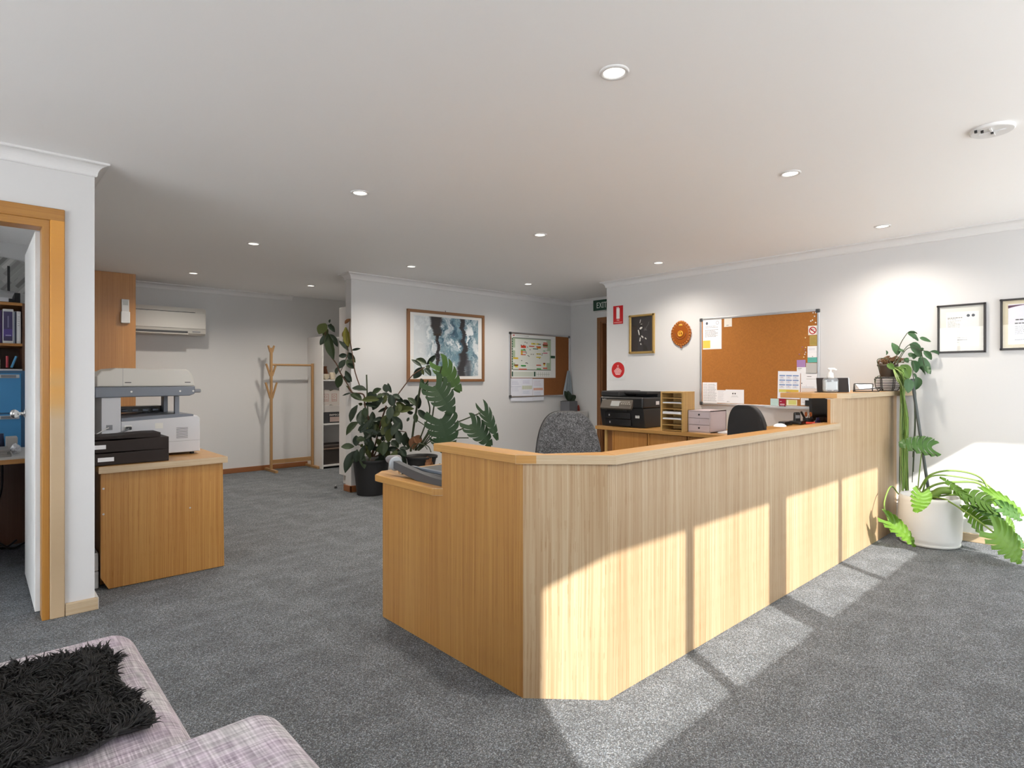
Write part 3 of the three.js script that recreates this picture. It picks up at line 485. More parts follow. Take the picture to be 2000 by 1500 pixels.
note('card', 'small cream card beside the crested letter', 'card', -2.934, -2.852, 1.772, 1.86, textSheet([[0.8, 0.3, 0.6, '#444', 0.05]], null, '#efe9dc'));
note('no_smoking_sign', 'square no smoking sticker on the cork board', 'sign', -2.119, -2.041, 1.645, 1.728, printed(canvasTex(128, 128, (g) => { g.fillStyle = '#f1ebe4'; g.fillRect(0, 0, 128, 128); g.save(); g.translate(64, 68); g.rotate(0.5); g.fillStyle = '#111'; g.fillRect(-34, -6, 50, 12); g.fillRect(20, -6, 6, 12); g.fillRect(30, -6, 6, 12); g.restore(); g.strokeStyle = '#333'; g.lineWidth = 4; g.beginPath(); g.arc(78, 44, 12, 0, 4); g.stroke(); g.strokeStyle = '#b5121f'; g.lineWidth = 13; g.beginPath(); g.arc(64, 66, 46, 0, 7); g.stroke(); g.beginPath(); g.moveTo(32, 34); g.lineTo(97, 98); g.stroke(); })));
note('card', 'olive gold card under the no smoking sticker', 'card', -2.107, -2.039, 1.547, 1.64, textSheet(paras(0.25, 0.9, 7, '#6b5a24'), null, '#b39a52'));
note('card', 'white printed card above the teal strip', 'card', -2.125, -2.037, 1.441, 1.543, textSheet([...paras(0.2, 0.4, 3, '#a0a4c0'), [0.52, 0, 1, '#d4d4dc', 0.02], [0.9, 0.45, 0.55, '#445', 0.05]]));
note('paper_strip', 'teal paper strip at the right edge of the cork board', 'note', -2.125, -2.037, 1.394, 1.4405, std(L(0.12, 0.45, 0.38), 0.8));
note('sticky_note', 'mauve sticky note on the cork board', 'note', -2.22, -2.143, 1.354, 1.42, std(L(0.42, 0.25, 0.52), 0.8));
note('card', 'white card directly under the mauve note', 'card', -2.22, -2.139, 1.297, 1.353, textSheet([[0.15, 0.08, 0.55, '#777', 0.1], [0.4, 0.08, 0.4, '#aaa', 0.06]]));
note('card', 'plain grey card beside the mauve note', 'card', -2.1385, -2.044, 1.292, 1.39, std(L(0.55, 0.54, 0.52), 0.8), 0, 0.03);
note('calendar', 'year calendar with blue month bars and a yellow strip', 'calendar', -2.394, -2.19, 1.059, 1.317, printed(canvasTex(200, 250, (g) => { g.fillStyle = '#f1f2f7'; g.fillRect(0, 0, 200, 250); for (let r = 0; r < 3; r++) for (let c = 0; c < 3; c++) { g.fillStyle = '#4a78b8'; g.fillRect(14 + c * 60, 36 + r * 42, 52, 8); g.fillStyle = '#b9bdd0'; for (let q = 0; q < 5; q++) g.fillRect(16 + c * 60, 48 + r * 42 + q * 5, 48 - (q % 3) * 7, 2); g.fillStyle = '#c06a6a'; g.fillRect(34 + c * 60, 54 + r * 42, 8, 3); } g.fillStyle = '#d8b64a'; g.fillRect(12, 166, 176, 26); g.fillStyle = '#d7d06a'; g.fillRect(12, 168, 66, 24); g.fillStyle = '#9a8aa0'; g.fillRect(78, 188, 40, 5); })), 0.0015, 0.02);
note('notice', 'white typed sheets hanging right of the year calendar', 'notice', -2.184, -2.038, 1.003, 1.297, textSheet([...paras(0.42, 0.95, 14, '#b4b4bb', 0.08, 0.95)], (g, w, h) => { g.fillStyle = '#e6d6cc'; g.fillRect(4, h * 0.47, w - 8, h * 0.1); g.strokeStyle = '#888'; g.beginPath(); g.moveTo(w * 0.32, h * 0.15); g.lineTo(w * 0.32, h * 0.4); g.stroke(); g.fillStyle = '#222'; g.fillRect(4, h * 0.3, 6, 5); }));
note('notice', 'small ruled slip over the typed sheets', 'notice', -2.139, -2.041, 1.19, 1.2915, textSheet([[0.22, 0.1, 0.5, '#666', 0.05], [0.45, 0.05, 0.95, '#999', 0.03]]), 0.0012);
note('paper_strip', 'pale mint card at the bottom of the cork board', 'note', -2.462, -2.384, 0.978, 1.0575, textSheet(paras(0.2, 0.9, 5, '#9cc0bb'), null, '#c3dbd5'), 0.004);
note('card', 'crimson card with white lettering below the year calendar', 'card', -2.379, -2.32, 0.98, 1.0575, textSheet([[0.3, 0.1, 0.4, '#fff', 0.05], [0.62, 0.12, 0.85, '#fff', 0.1], [0.84, 0.15, 0.8, '#fff', 0.08]], null, '#9a1232'), 0.0045, 0);
note('card', 'cream and yellow card below the year calendar', 'card', -2.313, -2.2165, 0.998, 1.05, printed(canvasTex(96, 64, (g) => { g.fillStyle = '#ece6c8'; g.fillRect(0, 0, 96, 64); g.fillStyle = '#d9d67e'; g.fillRect(18, 4, 70, 50); }), 0.8), 0.0015, 0);
solo('holder_clip', 'black card pocket on the board tray', 'card pocket', bx(XR - 0.04, XR - 0.0165, 1.0, 1.05, -2.139, -2.046, 0.003), M.black);
note('notice', 'phone list sheet at the lower left of the cork board', 'notice', -3.173, -3.012, 0.996, 1.208, textSheet([...paras(0.08, 0.95, 14, '#8e8e98', 0.06, 0.5), ...paras(0.08, 0.95, 14, '#6f6f7a', 0.4, 1.0)]));
note('notice', 'narrow typed slip beside the phone list', 'notice', -3.0115, -2.918, 1.0, 1.13, textSheet(paras(0.1, 0.9, 9, '#a8a8b4')));
note('notice', 'landscape sheet with small emblems at the board bottom', 'notice', -2.9175, -2.725, 0.999, 1.137, printed(canvasTex(160, 112, (g, w, h) => lines(g, w, h, { rows: [[0.45, 0.35, 0.65, '#aaa', 0.02], [0.52, 0.3, 0.7, '#bbb', 0.02], [0.86, 0.08, 0.2, '#555', 0.03]], extra: (k) => { k.fillStyle = '#333'; k.beginPath(); k.arc(64, 32, 6, 0, 7); k.arc(84, 32, 6, 0, 7); k.fill(); } }))), 0.0012);
const pinMats = [std(L(0.8, 0.8, 0.76), 0.3), std(L(0.75, 0.6, 0.3), 0.3), std(L(0.35, 0.12, 0.2), 0.4)];
[[1.845, -2.076, 0], [1.844, -2.055, 0], [1.813, -2.063, 0], [1.771, -2.096, 0], [1.779, -2.081, 0], [1.754, -2.055, 0], [1.622, -2.143, 1], [1.537, -2.17, 2], [1.533, -2.141, 1], [1.512, -2.148, 2], [1.472, -2.197, 2], [1.489, -2.141, 0], [1.47, -2.148, 0], [1.445, -2.157, 1]].forEach(([y, z, k], i, all) => {
  const nth = ['topmost', 'second', 'third', 'fourth', 'fifth', 'sixth', 'seventh', 'lowest'], mine = all.filter((p) => p[2] === k).sort((p, q) => q[0] - p[0]).findIndex((p) => p[0] === y && p[1] === z);
  solo('drawing_pin', `${['white', 'brass', 'dark red'][k]} drawing pin, ${nth[mine]} of its colour down the cork board`, 'pin', lathe([[0, 0.001], [0.001, 0.004], [0.006, 0.005], [0.005, 0.008], [0, 0.009]], 0, 0, 0, 12).rotateZ(Math.PI / 2).translate(XR - 0.014, y, z), pinMats[k], { group: 'drawing pins on the cork board' }); });

function frameX(name, label, z0, z1, y0, y1, fw, dep, fmat, mountC, art, az) { // framed picture on the right wall
  const t = thing(name, label, 'picture'), x = XR - 0.001, d = dep;
  for (const g of [polyZ([[0, 0], [0, fw], [-d, fw * 0.8], [-d, fw * 0.25]], z0, z1).translate(x, y0, 0), polyZ([[0, 0], [0, fw], [-d, fw * 0.75], [-d, fw * 0.2]], z0, z1).translate(x, y1 - fw, 0), polyY([[x, z0], [x - d, z0 + fw * 0.2], [x - d, z0 + fw * 0.75], [x, z0 + fw]], y0 + 0.002, y1 - 0.002, 0), polyY([[x, z1], [x - d, z1 - fw * 0.2], [x - d, z1 - fw * 0.75], [x, z1 - fw]], y0 + 0.002, y1 - 0.002, 0)]) mesh('frame_bar', g, fmat, t);
  mesh('mount', bx(x - 0.006, x - 0.001, y0 + fw * 0.8, y1 - fw * 0.8, z0 + fw * 0.8, z1 - fw * 0.8), std(mountC, 0.9), t);
  mesh('print', faceX(x - 0.0068, az[0], az[1], az[2], az[3]), art, t);
  mesh('glazing', faceX(x - 0.0085, z0 + fw * 0.9, z1 - fw * 0.9, y0 + fw * 0.9, y1 - fw * 0.9), M.glass, t);
  return t;
}
const blackFrame = std(L(0.02, 0.016, 0.015), 0.35);
frameX('framed_certificate', 'black framed certificate, left of the two on the right wall', -1.148, -0.842, 1.446, 1.826, 0.018, 0.02, blackFrame, L(0.68, 0.68, 0.63), textSheet([[0.16, 0.05, 0.5, '#666', 0.02], [0.2, 0.05, 0.3, '#888', 0.015], ...paras(0.25, 0.5, 8, '#b0b0b0', 0.05, 0.5), [0.75, 0.3, 0.7, '#999', 0.014], [0.81, 0.35, 0.65, '#555', 0.018], [0.88, 0.25, 0.4, '#aaa', 0.014]], (g, w, h) => { g.fillStyle = '#444a52'; for (const c of [0.68, 0.83]) { g.beginPath(); g.arc(c * w, 0.12 * h, 0.05 * w, 0, 7); g.fill(); } }, '#e3e3e1'), [-1.09, -0.885, 1.50, 1.765]);
frameX('framed_certificate', 'black framed certificate with a cream mount cut by the right picture edge', -0.762, -0.46, 1.457, 1.838, 0.018, 0.02, blackFrame, L(0.66, 0.60, 0.44), textSheet([[0.38, 0.2, 0.85, '#444', 0.025], [0.47, 0.18, 0.85, '#555', 0.022], ...paras(0.55, 0.78, 5, '#888', 0.18, 0.9), [0.88, 0.18, 0.6, '#777', 0.015]], (g, w, h) => { g.fillStyle = '#5a3a50'; g.beginPath(); g.moveTo(0, 0.03 * h); g.lineTo(w, 0); g.quadraticCurveTo(0.4 * w, 0.01 * h, 0, 0.1 * h); g.fill(); }, '#e4e5ec'), [-0.715, -0.505, 1.50, 1.795]);
frameX('framed_photo', 'gold framed dark photograph of a figure in white', -4.11, -3.765, 1.532, 1.984, 0.03, 0.022, M.gold, L(0.03, 0.025, 0.025), printed(canvasTex(160, 240, (g) => {
  g.fillStyle = '#363234'; g.fillRect(0, 0, 160, 240); for (let i = 0; i < 900; i++) { const q = 40 + 26 * hash(i, 1, 3); g.fillStyle = `rgba(${q},${q},${q},0.5)`; g.fillRect(160 * hash(i, 2, 3), 240 * hash(i, 3, 3), 5, 3); }
  g.strokeStyle = '#f0efe9'; g.lineCap = 'round'; const ln = (w, ...p) => { g.lineWidth = w; g.beginPath(); g.moveTo(p[0], p[1]); for (let i = 2; i < p.length; i += 2) g.lineTo(p[i], p[i + 1]); g.stroke(); };
  ln(5, 66, 42, 71, 22); ln(4, 72, 54, 82, 52); ln(14, 70, 82, 78, 76); ln(8, 54, 94, 58, 110, 62, 124); ln(10, 80, 136, 88, 144); ln(8, 106, 150, 112, 156); ln(8, 69, 148, 66, 168); ln(8, 72, 188, 74, 192); g.strokeStyle = '#17130f'; ln(12, 70, 60, 78, 66); ln(11, 68, 100, 70, 128); g.strokeStyle = '#9a9a98'; ln(2, 98, 100, 104, 80, 110, 96, 118, 70, 128, 60, 132, 44, 136, 40); ln(2, 96, 92, 120, 96);
}), 0.4), [-4.082, -3.793, 1.56, 1.957]);
{ // carved shield badge
  const t = thing('carved_badge', 'carved orange timber crest badge on the right wall', 'plaque'), cz = -3.43, cy = 1.735, mt = new THREE.MeshPhysicalMaterial({ color: L(0.30, 0.075, 0.007), roughness: 0.3, clearcoat: 0.5 }), mt2 = new THREE.MeshPhysicalMaterial({ color: L(0.72, 0.34, 0.03), roughness: 0.3, clearcoat: 0.5 });
  const mt3 = new THREE.MeshPhysicalMaterial({ color: L(0.45, 0.16, 0.02), roughness: 0.3, clearcoat: 0.5 });
  const on = (g) => g.rotateY(-Math.PI / 2).translate(XR - 0.001, cy, cz), out = (k) => { const s = new THREE.Shape(); for (let i = 0; i <= 72; i++) { const a = i / 72 * Math.PI * 2, sc = 1 + 0.022 * Math.cos(a * 24), w = 0.122 - 0.02 * Math.max(0, Math.sin(a)) * Math.abs(Math.sin(a)), x = Math.cos(a) * w * k * sc, y = Math.sin(a) * 0.138 * k * sc; i ? s.lineTo(x, y) : s.moveTo(x, y); } return s; };
  mesh('back_board', on(polyZ(out(1), 0, 0.016, 0.004)), mt, t); mesh('raised_field', on(polyZ(out(0.8), 0.014, 0.02, 0.003)), mt, t);
  for (let i = 0; i < 26; i++) { const a = i / 26 * Math.PI * 2 + 0.12, w = 0.112 - 0.02 * Math.max(0, Math.sin(a)); mesh('bead', on(new THREE.SphereGeometry(0.0085, 10, 6).scale(1, 1.3, 0.7).rotateZ(a - 1.57).translate(Math.cos(a) * w * 0.97, Math.sin(a) * 0.125, 0.016)), mt3, t); }
  mesh('medallion', on(new THREE.TorusGeometry(0.026, 0.007, 10, 30).translate(0, -0.004, 0.024)), mt2, t); mesh('medallion_centre', on(polyZ([[-0.012, -0.018], [0.012, -0.018], [0.004, 0], [0.014, 0.012], [0, 0.02], [-0.014, 0.012], [-0.004, 0]], 0.02, 0.03, 0.002).translate(0, -0.004, 0)), mt2, t);
  mesh('scroll', on(new THREE.TorusGeometry(0.062, 0.005, 8, 30, Math.PI).rotateZ(Math.PI).translate(0, 0.0, 0.02)), std(L(0.2, 0.05, 0.008), 0.4), t); mesh('crown', on(new THREE.SphereGeometry(0.02, 14, 8).scale(1.2, 0.7, 0.5).translate(0, 0.088, 0.02)), mt2, t); mesh('drop', on(new THREE.SphereGeometry(0.016, 12, 8).scale(1, 0.9, 0.6).translate(0, -0.145, 0.01)), mt, t);
}
{
  const t = thing('extinguisher_sign', 'red rectangular fire extinguisher sign on the wall corner', 'sign');
  mesh('plate', bx(XR - 0.003, XR - 0.0005, 1.895, 2.111, -4.347, -4.205), std(L(0.55, 0.02, 0.02), 0.5), t);
  mesh('print', faceX(XR - 0.0036, -4.346, -4.206, 1.896, 2.11), printed(canvasTex(128, 192, (g) => { g.fillStyle = '#c4121a'; g.fillRect(0, 0, 128, 192); g.fillStyle = '#f3f1ee'; g.fillRect(42, 26, 44, 112); g.fillRect(52, 14, 24, 14); g.fillRect(40, 16, 14, 6); g.fillStyle = '#c4121a'; g.fillRect(60, 20, 6, 6); g.fillStyle = '#f6d9cf'; g.font = 'bold 17px sans-serif'; g.textAlign = 'center'; g.fillText('FIRE', 64, 160); g.font = 'bold 15px sans-serif'; g.fillText('EXTINGUISHER', 64, 181); }), 0.5), t);
}
{
  const t = thing('round_notice', 'round red notice on a clear square above the printer', 'sign');
  mesh('backing', bx(XR - 0.002, XR - 0.0005, 1.232, 1.453, -4.385, -4.175), std(L(0.68, 0.70, 0.70), 0.35), t);
  mesh('disc', lathe([[0, 0.002], [0.093, 0.002], [0.094, 0], [0, 0]], 0, 0, 0, 48).rotateZ(Math.PI / 2).translate(XR - 0.002, 1.35, -4.277), std(L(0.55, 0.02, 0.02), 0.5), t);
  mesh('print', faceX(XR - 0.0046, -4.343, -4.211, 1.28, 1.42), printed(canvasTex(192, 192, (g) => { g.fillStyle = '#c4161c'; g.fillRect(0, 0, 192, 192); g.fillStyle = '#f6ece8'; g.textAlign = 'center'; g.font = 'bold 20px sans-serif'; g.fillText('USE', 96, 30); g.fillText('ON', 96, 52); const r = [[74, 70], [94, 120], [114, 160], [134, 150], [154, 120], [174, 96]]; for (const [y, w] of r) { let x = 96 - w / 2; let k = 1; while (x < 96 + w / 2) { const q = 10 + 16 * hash(k++, y, 9); g.fillRect(x, y - 10, Math.min(q, 96 + w / 2 - x), 11); x += q + 4; } } }), 0.5), t);
}
{
  const t = thing('exit_sign', 'green exit sign over the dark timber door', 'sign');
  mesh('housing', bx(6.60, 6.659, 2.215, 2.395, -5.462, -5.08, 0.006), M.trimWhite, t);
  mesh('sign_face', faceX(6.5992, -5.458, -5.084, 2.222, 2.375), printed(canvasTex(384, 160, (g) => { g.fillStyle = '#16402f'; g.fillRect(0, 0, 384, 160); g.fillStyle = '#e9efe9'; g.font = '116px sans-serif'; g.scale(0.86, 1); g.fillText('EXIT', 66, 122); }), 0.3), t);
}
// ---------------------------------------------------------------- on the middle wall
{
  const t = thing('abstract_painting', 'large abstract blue and black watercolour in a timber frame', 'picture'), z = -5.939, x0 = 3.755, x1 = 4.93, y0 = 1.208, y1 = 2.072;
  mesh('backing', bx(x0 + 0.02, x1 - 0.02, y0 + 0.02, y1 - 0.02, z, z + 0.008), M.brown, t);
  for (const g of [bx(x0, x1, y1 - 0.034, y1, z, z + 0.032, 0.003), bx(x0, x1, y0, y0 + 0.034, z, z + 0.032, 0.003)]) mesh('frame_bar', g, wood(L(0.34, 0.17, 0.075), fineGrain), t, { grain: 'x' });
  for (const g of [bx(x0, x0 + 0.034, y0 + 0.034, y1 - 0.034, z, z + 0.032, 0.003), bx(x1 - 0.034, x1, y0 + 0.034, y1 - 0.034, z, z + 0.032, 0.003)]) mesh('frame_bar', g, wood(L(0.34, 0.17, 0.075), fineGrain), t, { grain: 'y' });
  mesh('mount', bx(x0 + 0.03, x1 - 0.03, y0 + 0.03, y1 - 0.03, z + 0.008, z + 0.012), std(L(0.82, 0.82, 0.80), 0.9), t);
  const N = 512, fb = (x, y, s) => 0.5 * vn(x * 4, y * 4, 64, 64, s) + 0.25 * vn(x * 9, y * 9, 64, 64, s + 1) + 0.15 * vn(x * 19, y * 19, 64, 64, s + 2) + 0.1 * vn(x * 40, y * 40, 64, 64, s + 3);
  const art = dataTex(N, N, (px, py) => { // wet-in-wet washes: pale ground, teal pools with dark rims, two inky columns
    const u = px / N, v = 1 - py / N, wx = u * 1.35 + 0.30 * (fb(u * 1.4, v * 1.4, 101) - 0.5), wy = v + 0.25 * (fb(u * 1.4 + 5, v * 1.4, 111) - 0.5);
    let c = [214, 221, 224]; const mixc = (d, a) => { a = Math.max(0, Math.min(1, a)); c = c.map((q, i) => q + (d[i] - q) * a); };
    const pool = fb(wx * 1.5, wy * 0.8, 121), m = sm(Math.max(0, Math.min(1, (u - 0.12) * 3.2))); mixc([104, 142, 158], m * (pool - 0.38) * 3.6); mixc([54, 92, 112], m * (fb(wx * 2.2, wy * 1.2, 131) - 0.5) * 4);
    const rim = 1 - Math.min(1, Math.abs(pool - 0.52) / 0.018); mixc([38, 76, 98], m * rim * 0.75); mixc([232, 238, 240], (fb(wx * 2.6, wy * 1.1, 141) - 0.56) * 7);
    const wob = 0.05 * (fb(v * 2, 3.3, 151) - 0.5) * 3, a1 = u < 0.6 ? 1 - Math.abs(u - 0.335 - wob * 0.6 - 0.02 * v) / (v < 0.32 ? 0.11 * (1 - v * 1.2) : v < 0.62 ? 0.028 : 0.05 * Math.max(0, 1 - (v - 0.62) * 3)) : -1, a2 = 1 - Math.abs(u - 0.755 - wob) / (0.028 + 0.035 * fb(v * 3, 7.7, 161) + (v > 0.6 ? 0.04 : 0));
    mixc([38, 34, 36], a1 * 2.5 * (0.7 + 0.6 * fb(u * 5, v * 5, 171))); mixc([44, 42, 46], a2 * 2.2 * (0.4 + 0.9 * fb(u * 5, v * 4, 181))); mixc([70, 72, 80], (v > 0.72 && u > 0.78 ? 0.8 : 0) * sm(Math.max(0, 1 - Math.abs(u - 0.83) / 0.09)));
    return c.map(cl);
  });
  art.wrapS = art.wrapT = THREE.ClampToEdgeWrapping;
  mesh('print', faceZ(z + 0.0126, 3.85, 4.835, 1.278, 2.004), printed(art, 0.8), t);
  mesh('hook', [bar([4.318, 2.072, -5.93], [4.318, 2.092, -5.936], 0.003)], M.black, t);
  mesh('glazing', faceZ(z + 0.017, x0 + 0.034, x1 - 0.034, y0 + 0.034, y1 - 0.034), M.glass, t);
}
{
  const t = thing('planner_board', 'cork noticeboard with aluminium frame on the middle wall', 'noticeboard'), z = -5.939, x0 = 5.385, x1 = 6.612, y0 = 0.985, y1 = 1.888;
  mesh('cork', bx(x0 + 0.015, x1 - 0.015, y0 + 0.015, y1 - 0.015, z, z + 0.012), corkMat(L(0.30, 0.11, 0.03)), t, { grain: 'y' });
  mesh('frame', [bx(x0 + 0.03, x1 - 0.03, y1 - 0.022, y1, z, z + 0.018, 0.004), bx(x0 + 0.03, x1 - 0.03, y0, y0 + 0.022, z, z + 0.018, 0.004), bx(x0, x0 + 0.022, y0 + 0.03, y1 - 0.03, z, z + 0.018, 0.004), bx(x1 - 0.022, x1, y0 + 0.03, y1 - 0.03, z, z + 0.018, 0.004)], M.alu, t);
  for (const [x, y] of [[x0, y0], [x1 - 0.035, y0], [x0, y1 - 0.035], [x1 - 0.035, y1 - 0.035]]) mesh('corner_cap', bx(x, x + 0.035, y, y + 0.035, z, z + 0.022, 0.005), M.charcoal, t);
}
solo('year_planner', 'white and green year planner marked with coloured bars', 'planner', [bx(5.42, 6.3, 1.258, 1.862, -5.9265, -5.924), faceZ(-5.9235, 5.42, 6.3, 1.258, 1.862)], printed(canvasTex(512, 420, (g) => {
  g.fillStyle = '#e6e8e6'; g.fillRect(0, 0, 512, 420); g.fillStyle = '#a9bda0'; g.fillRect(14, 40, 440, 300); g.fillStyle = '#dfe3dc'; for (const [x, y, w, h] of [[40, 46, 360, 286], [16, 130, 40, 28], [16, 236, 40, 40], [70, 46, 300, 290], [400, 150, 40, 120], [390, 60, 20, 80], [18, 310, 60, 26]]) g.fillRect(x, y, w, h);
  g.fillStyle = '#88908a'; g.fillRect(14, 30, 440, 10); g.fillRect(14, 338, 440, 9); g.fillStyle = '#1d4a35'; g.fillRect(4, 40, 10, 300); g.fillRect(452, 196, 54, 26); g.fillRect(4, 360, 14, 46); g.fillRect(252, 360, 18, 46); g.fillStyle = '#d6d9d3'; for (let i = 0; i < 12; i++) g.fillRect(4, 58 + i * 24, 10, 5);
  const bars = [['#d8472e', 104, 106, 56, 24], ['#3f9a4a', 104, 146, 56, 10], ['#d9b92f', 104, 156, 20, 38], ['#c9503a', 104, 164, 56, 8], ['#c9503a', 104, 192, 56, 8], ['#d9b92f', 20, 224, 54, 16], ['#7a4a20', 30, 292, 44, 14], ['#e0cf3a', 40, 306, 30, 14], ['#3f9a4a', 104, 296, 56, 14], ['#d8472e', 80, 344 - 12, 90, 9], ['#c9503a', 196, 106, 60, 9], ['#e0cf3a', 222, 78, 50, 14], ['#d8c455', 282, 78, 30, 14], ['#3f6a4a', 300, 82, 34, 8], ['#d0572e', 280, 108, 54, 12], ['#d9a82f', 290, 120, 40, 10], ['#30573f', 240, 130, 62, 8], ['#d9c22f', 280, 178, 54, 10], ['#d9c22f', 280, 212, 54, 10], ['#c9503a', 280, 290, 56, 10], ['#3f9a4a', 284, 336 - 10, 52, 12], ['#c9503a', 362, 66, 50, 12], ['#8a2a1c', 356, 82, 60, 16], ['#3f9a4a', 360, 98, 54, 8], ['#c9503a', 360, 108, 54, 8], ['#4a9a55', 360, 148, 28, 7], ['#c9607a', 360, 168, 52, 9], ['#8a3a10', 360, 270, 28, 14], ['#e0cf3a', 366, 284, 16, 16], ['#d0503a', 358, 318, 52, 12]];
  for (const [c, x, y, w, h] of bars) { g.fillStyle = c; g.fillRect(x, y, w, h); } g.fillStyle = '#3a3f3c'; for (let i = 0; i < 26; i++) g.fillRect(100 + 250 * hash(i, 1, 51), 60 + 250 * hash(i, 2, 51), 12, 6);
  g.fillStyle = '#cfd6cb'; g.fillRect(24, 362, 220, 44); g.fillStyle = '#9fae9a'; for (let i = 0; i < 7; i++) g.fillRect(280 + i * 24, 362, 3, 44); g.fillRect(280, 384, 160, 3); g.fillStyle = '#b0302f'; g.fillRect(14, 8, 22, 10); g.fillStyle = '#a5a8a6'; g.fillRect(44, 12, 150, 5);
}), 0.35));
const shZ = (x0, x1, y0, y1, l) => [bx(x0, x1, y0, y1, -5.9265, -5.9255 + l), faceZ(-5.925 + l, x0, x1, y0, y1)];
solo('notice', 'left roster sheet under the year planner', 'notice', shZ(5.409, 5.611, 0.937, 1.25, 0), textSheet([...paras(0.12, 0.3, 4, '#b8bcd4'), [0.36, 0.02, 0.98, '#8f94b4', 0.012], ...paras(0.42, 0.6, 4, '#c4c8da')], null, '#e3e6f0'));
solo('notice', 'middle roster sheet with a pale green table', 'notice', shZ(5.612, 5.828, 0.931, 1.25, 0), textSheet([...paras(0.1, 0.26, 3, '#b0a8cc'), ...paras(0.56, 0.7, 3, '#b8c4da')], (g, w, h) => { g.fillStyle = '#c8cdb8'; g.fillRect(8, h * 0.32, w - 16, h * 0.16); g.fillStyle = '#e3e6f0'; for (let i = 1; i < 5; i++) g.fillRect(8 + i * 22, h * 0.32, 3, h * 0.16); }, '#e3e6f0'));
solo('notice', 'right roster sheet with a salmon table', 'notice', shZ(5.831, 6.054, 0.933, 1.243, 0.001), textSheet([...paras(0.1, 0.36, 4, '#c0a8b8'), ...paras(0.6, 0.8, 4, '#b8c4da')], (g, w, h) => { g.fillStyle = '#d8a898'; g.fillRect(8, h * 0.42, w - 18, h * 0.1); }, '#e3e6f0'));
{
  const pts = []; for (let i = 0; i <= 10; i++) pts.push(i / 10); const g = new THREE.PlaneGeometry(0.17, 0.36, 14, 16), p = g.attributes.position;
  for (let i = 0; i < p.count; i++) { const X = p.getX(i), Y = p.getY(i), k = (0.18 - Y) / 0.36; p.setX(i, X * (0.35 + 0.65 * Math.min(1, k * 1.2)) + 0.02 * k * (X < 0 ? -1 : 0)); p.setZ(i, 0.014 * Math.cos(X * 110) * (0.3 + k) + 0.035); p.setY(i, Y - 0.03 * (X + 0.085) * k * 4); }
  g.computeVertexNormals();
  solo('hand_towel', 'blue-grey cloth hanging from the board corner', 'towel', g.translate(6.565, 1.185, -5.935), std(L(0.30, 0.35, 0.39), 0.95));
}

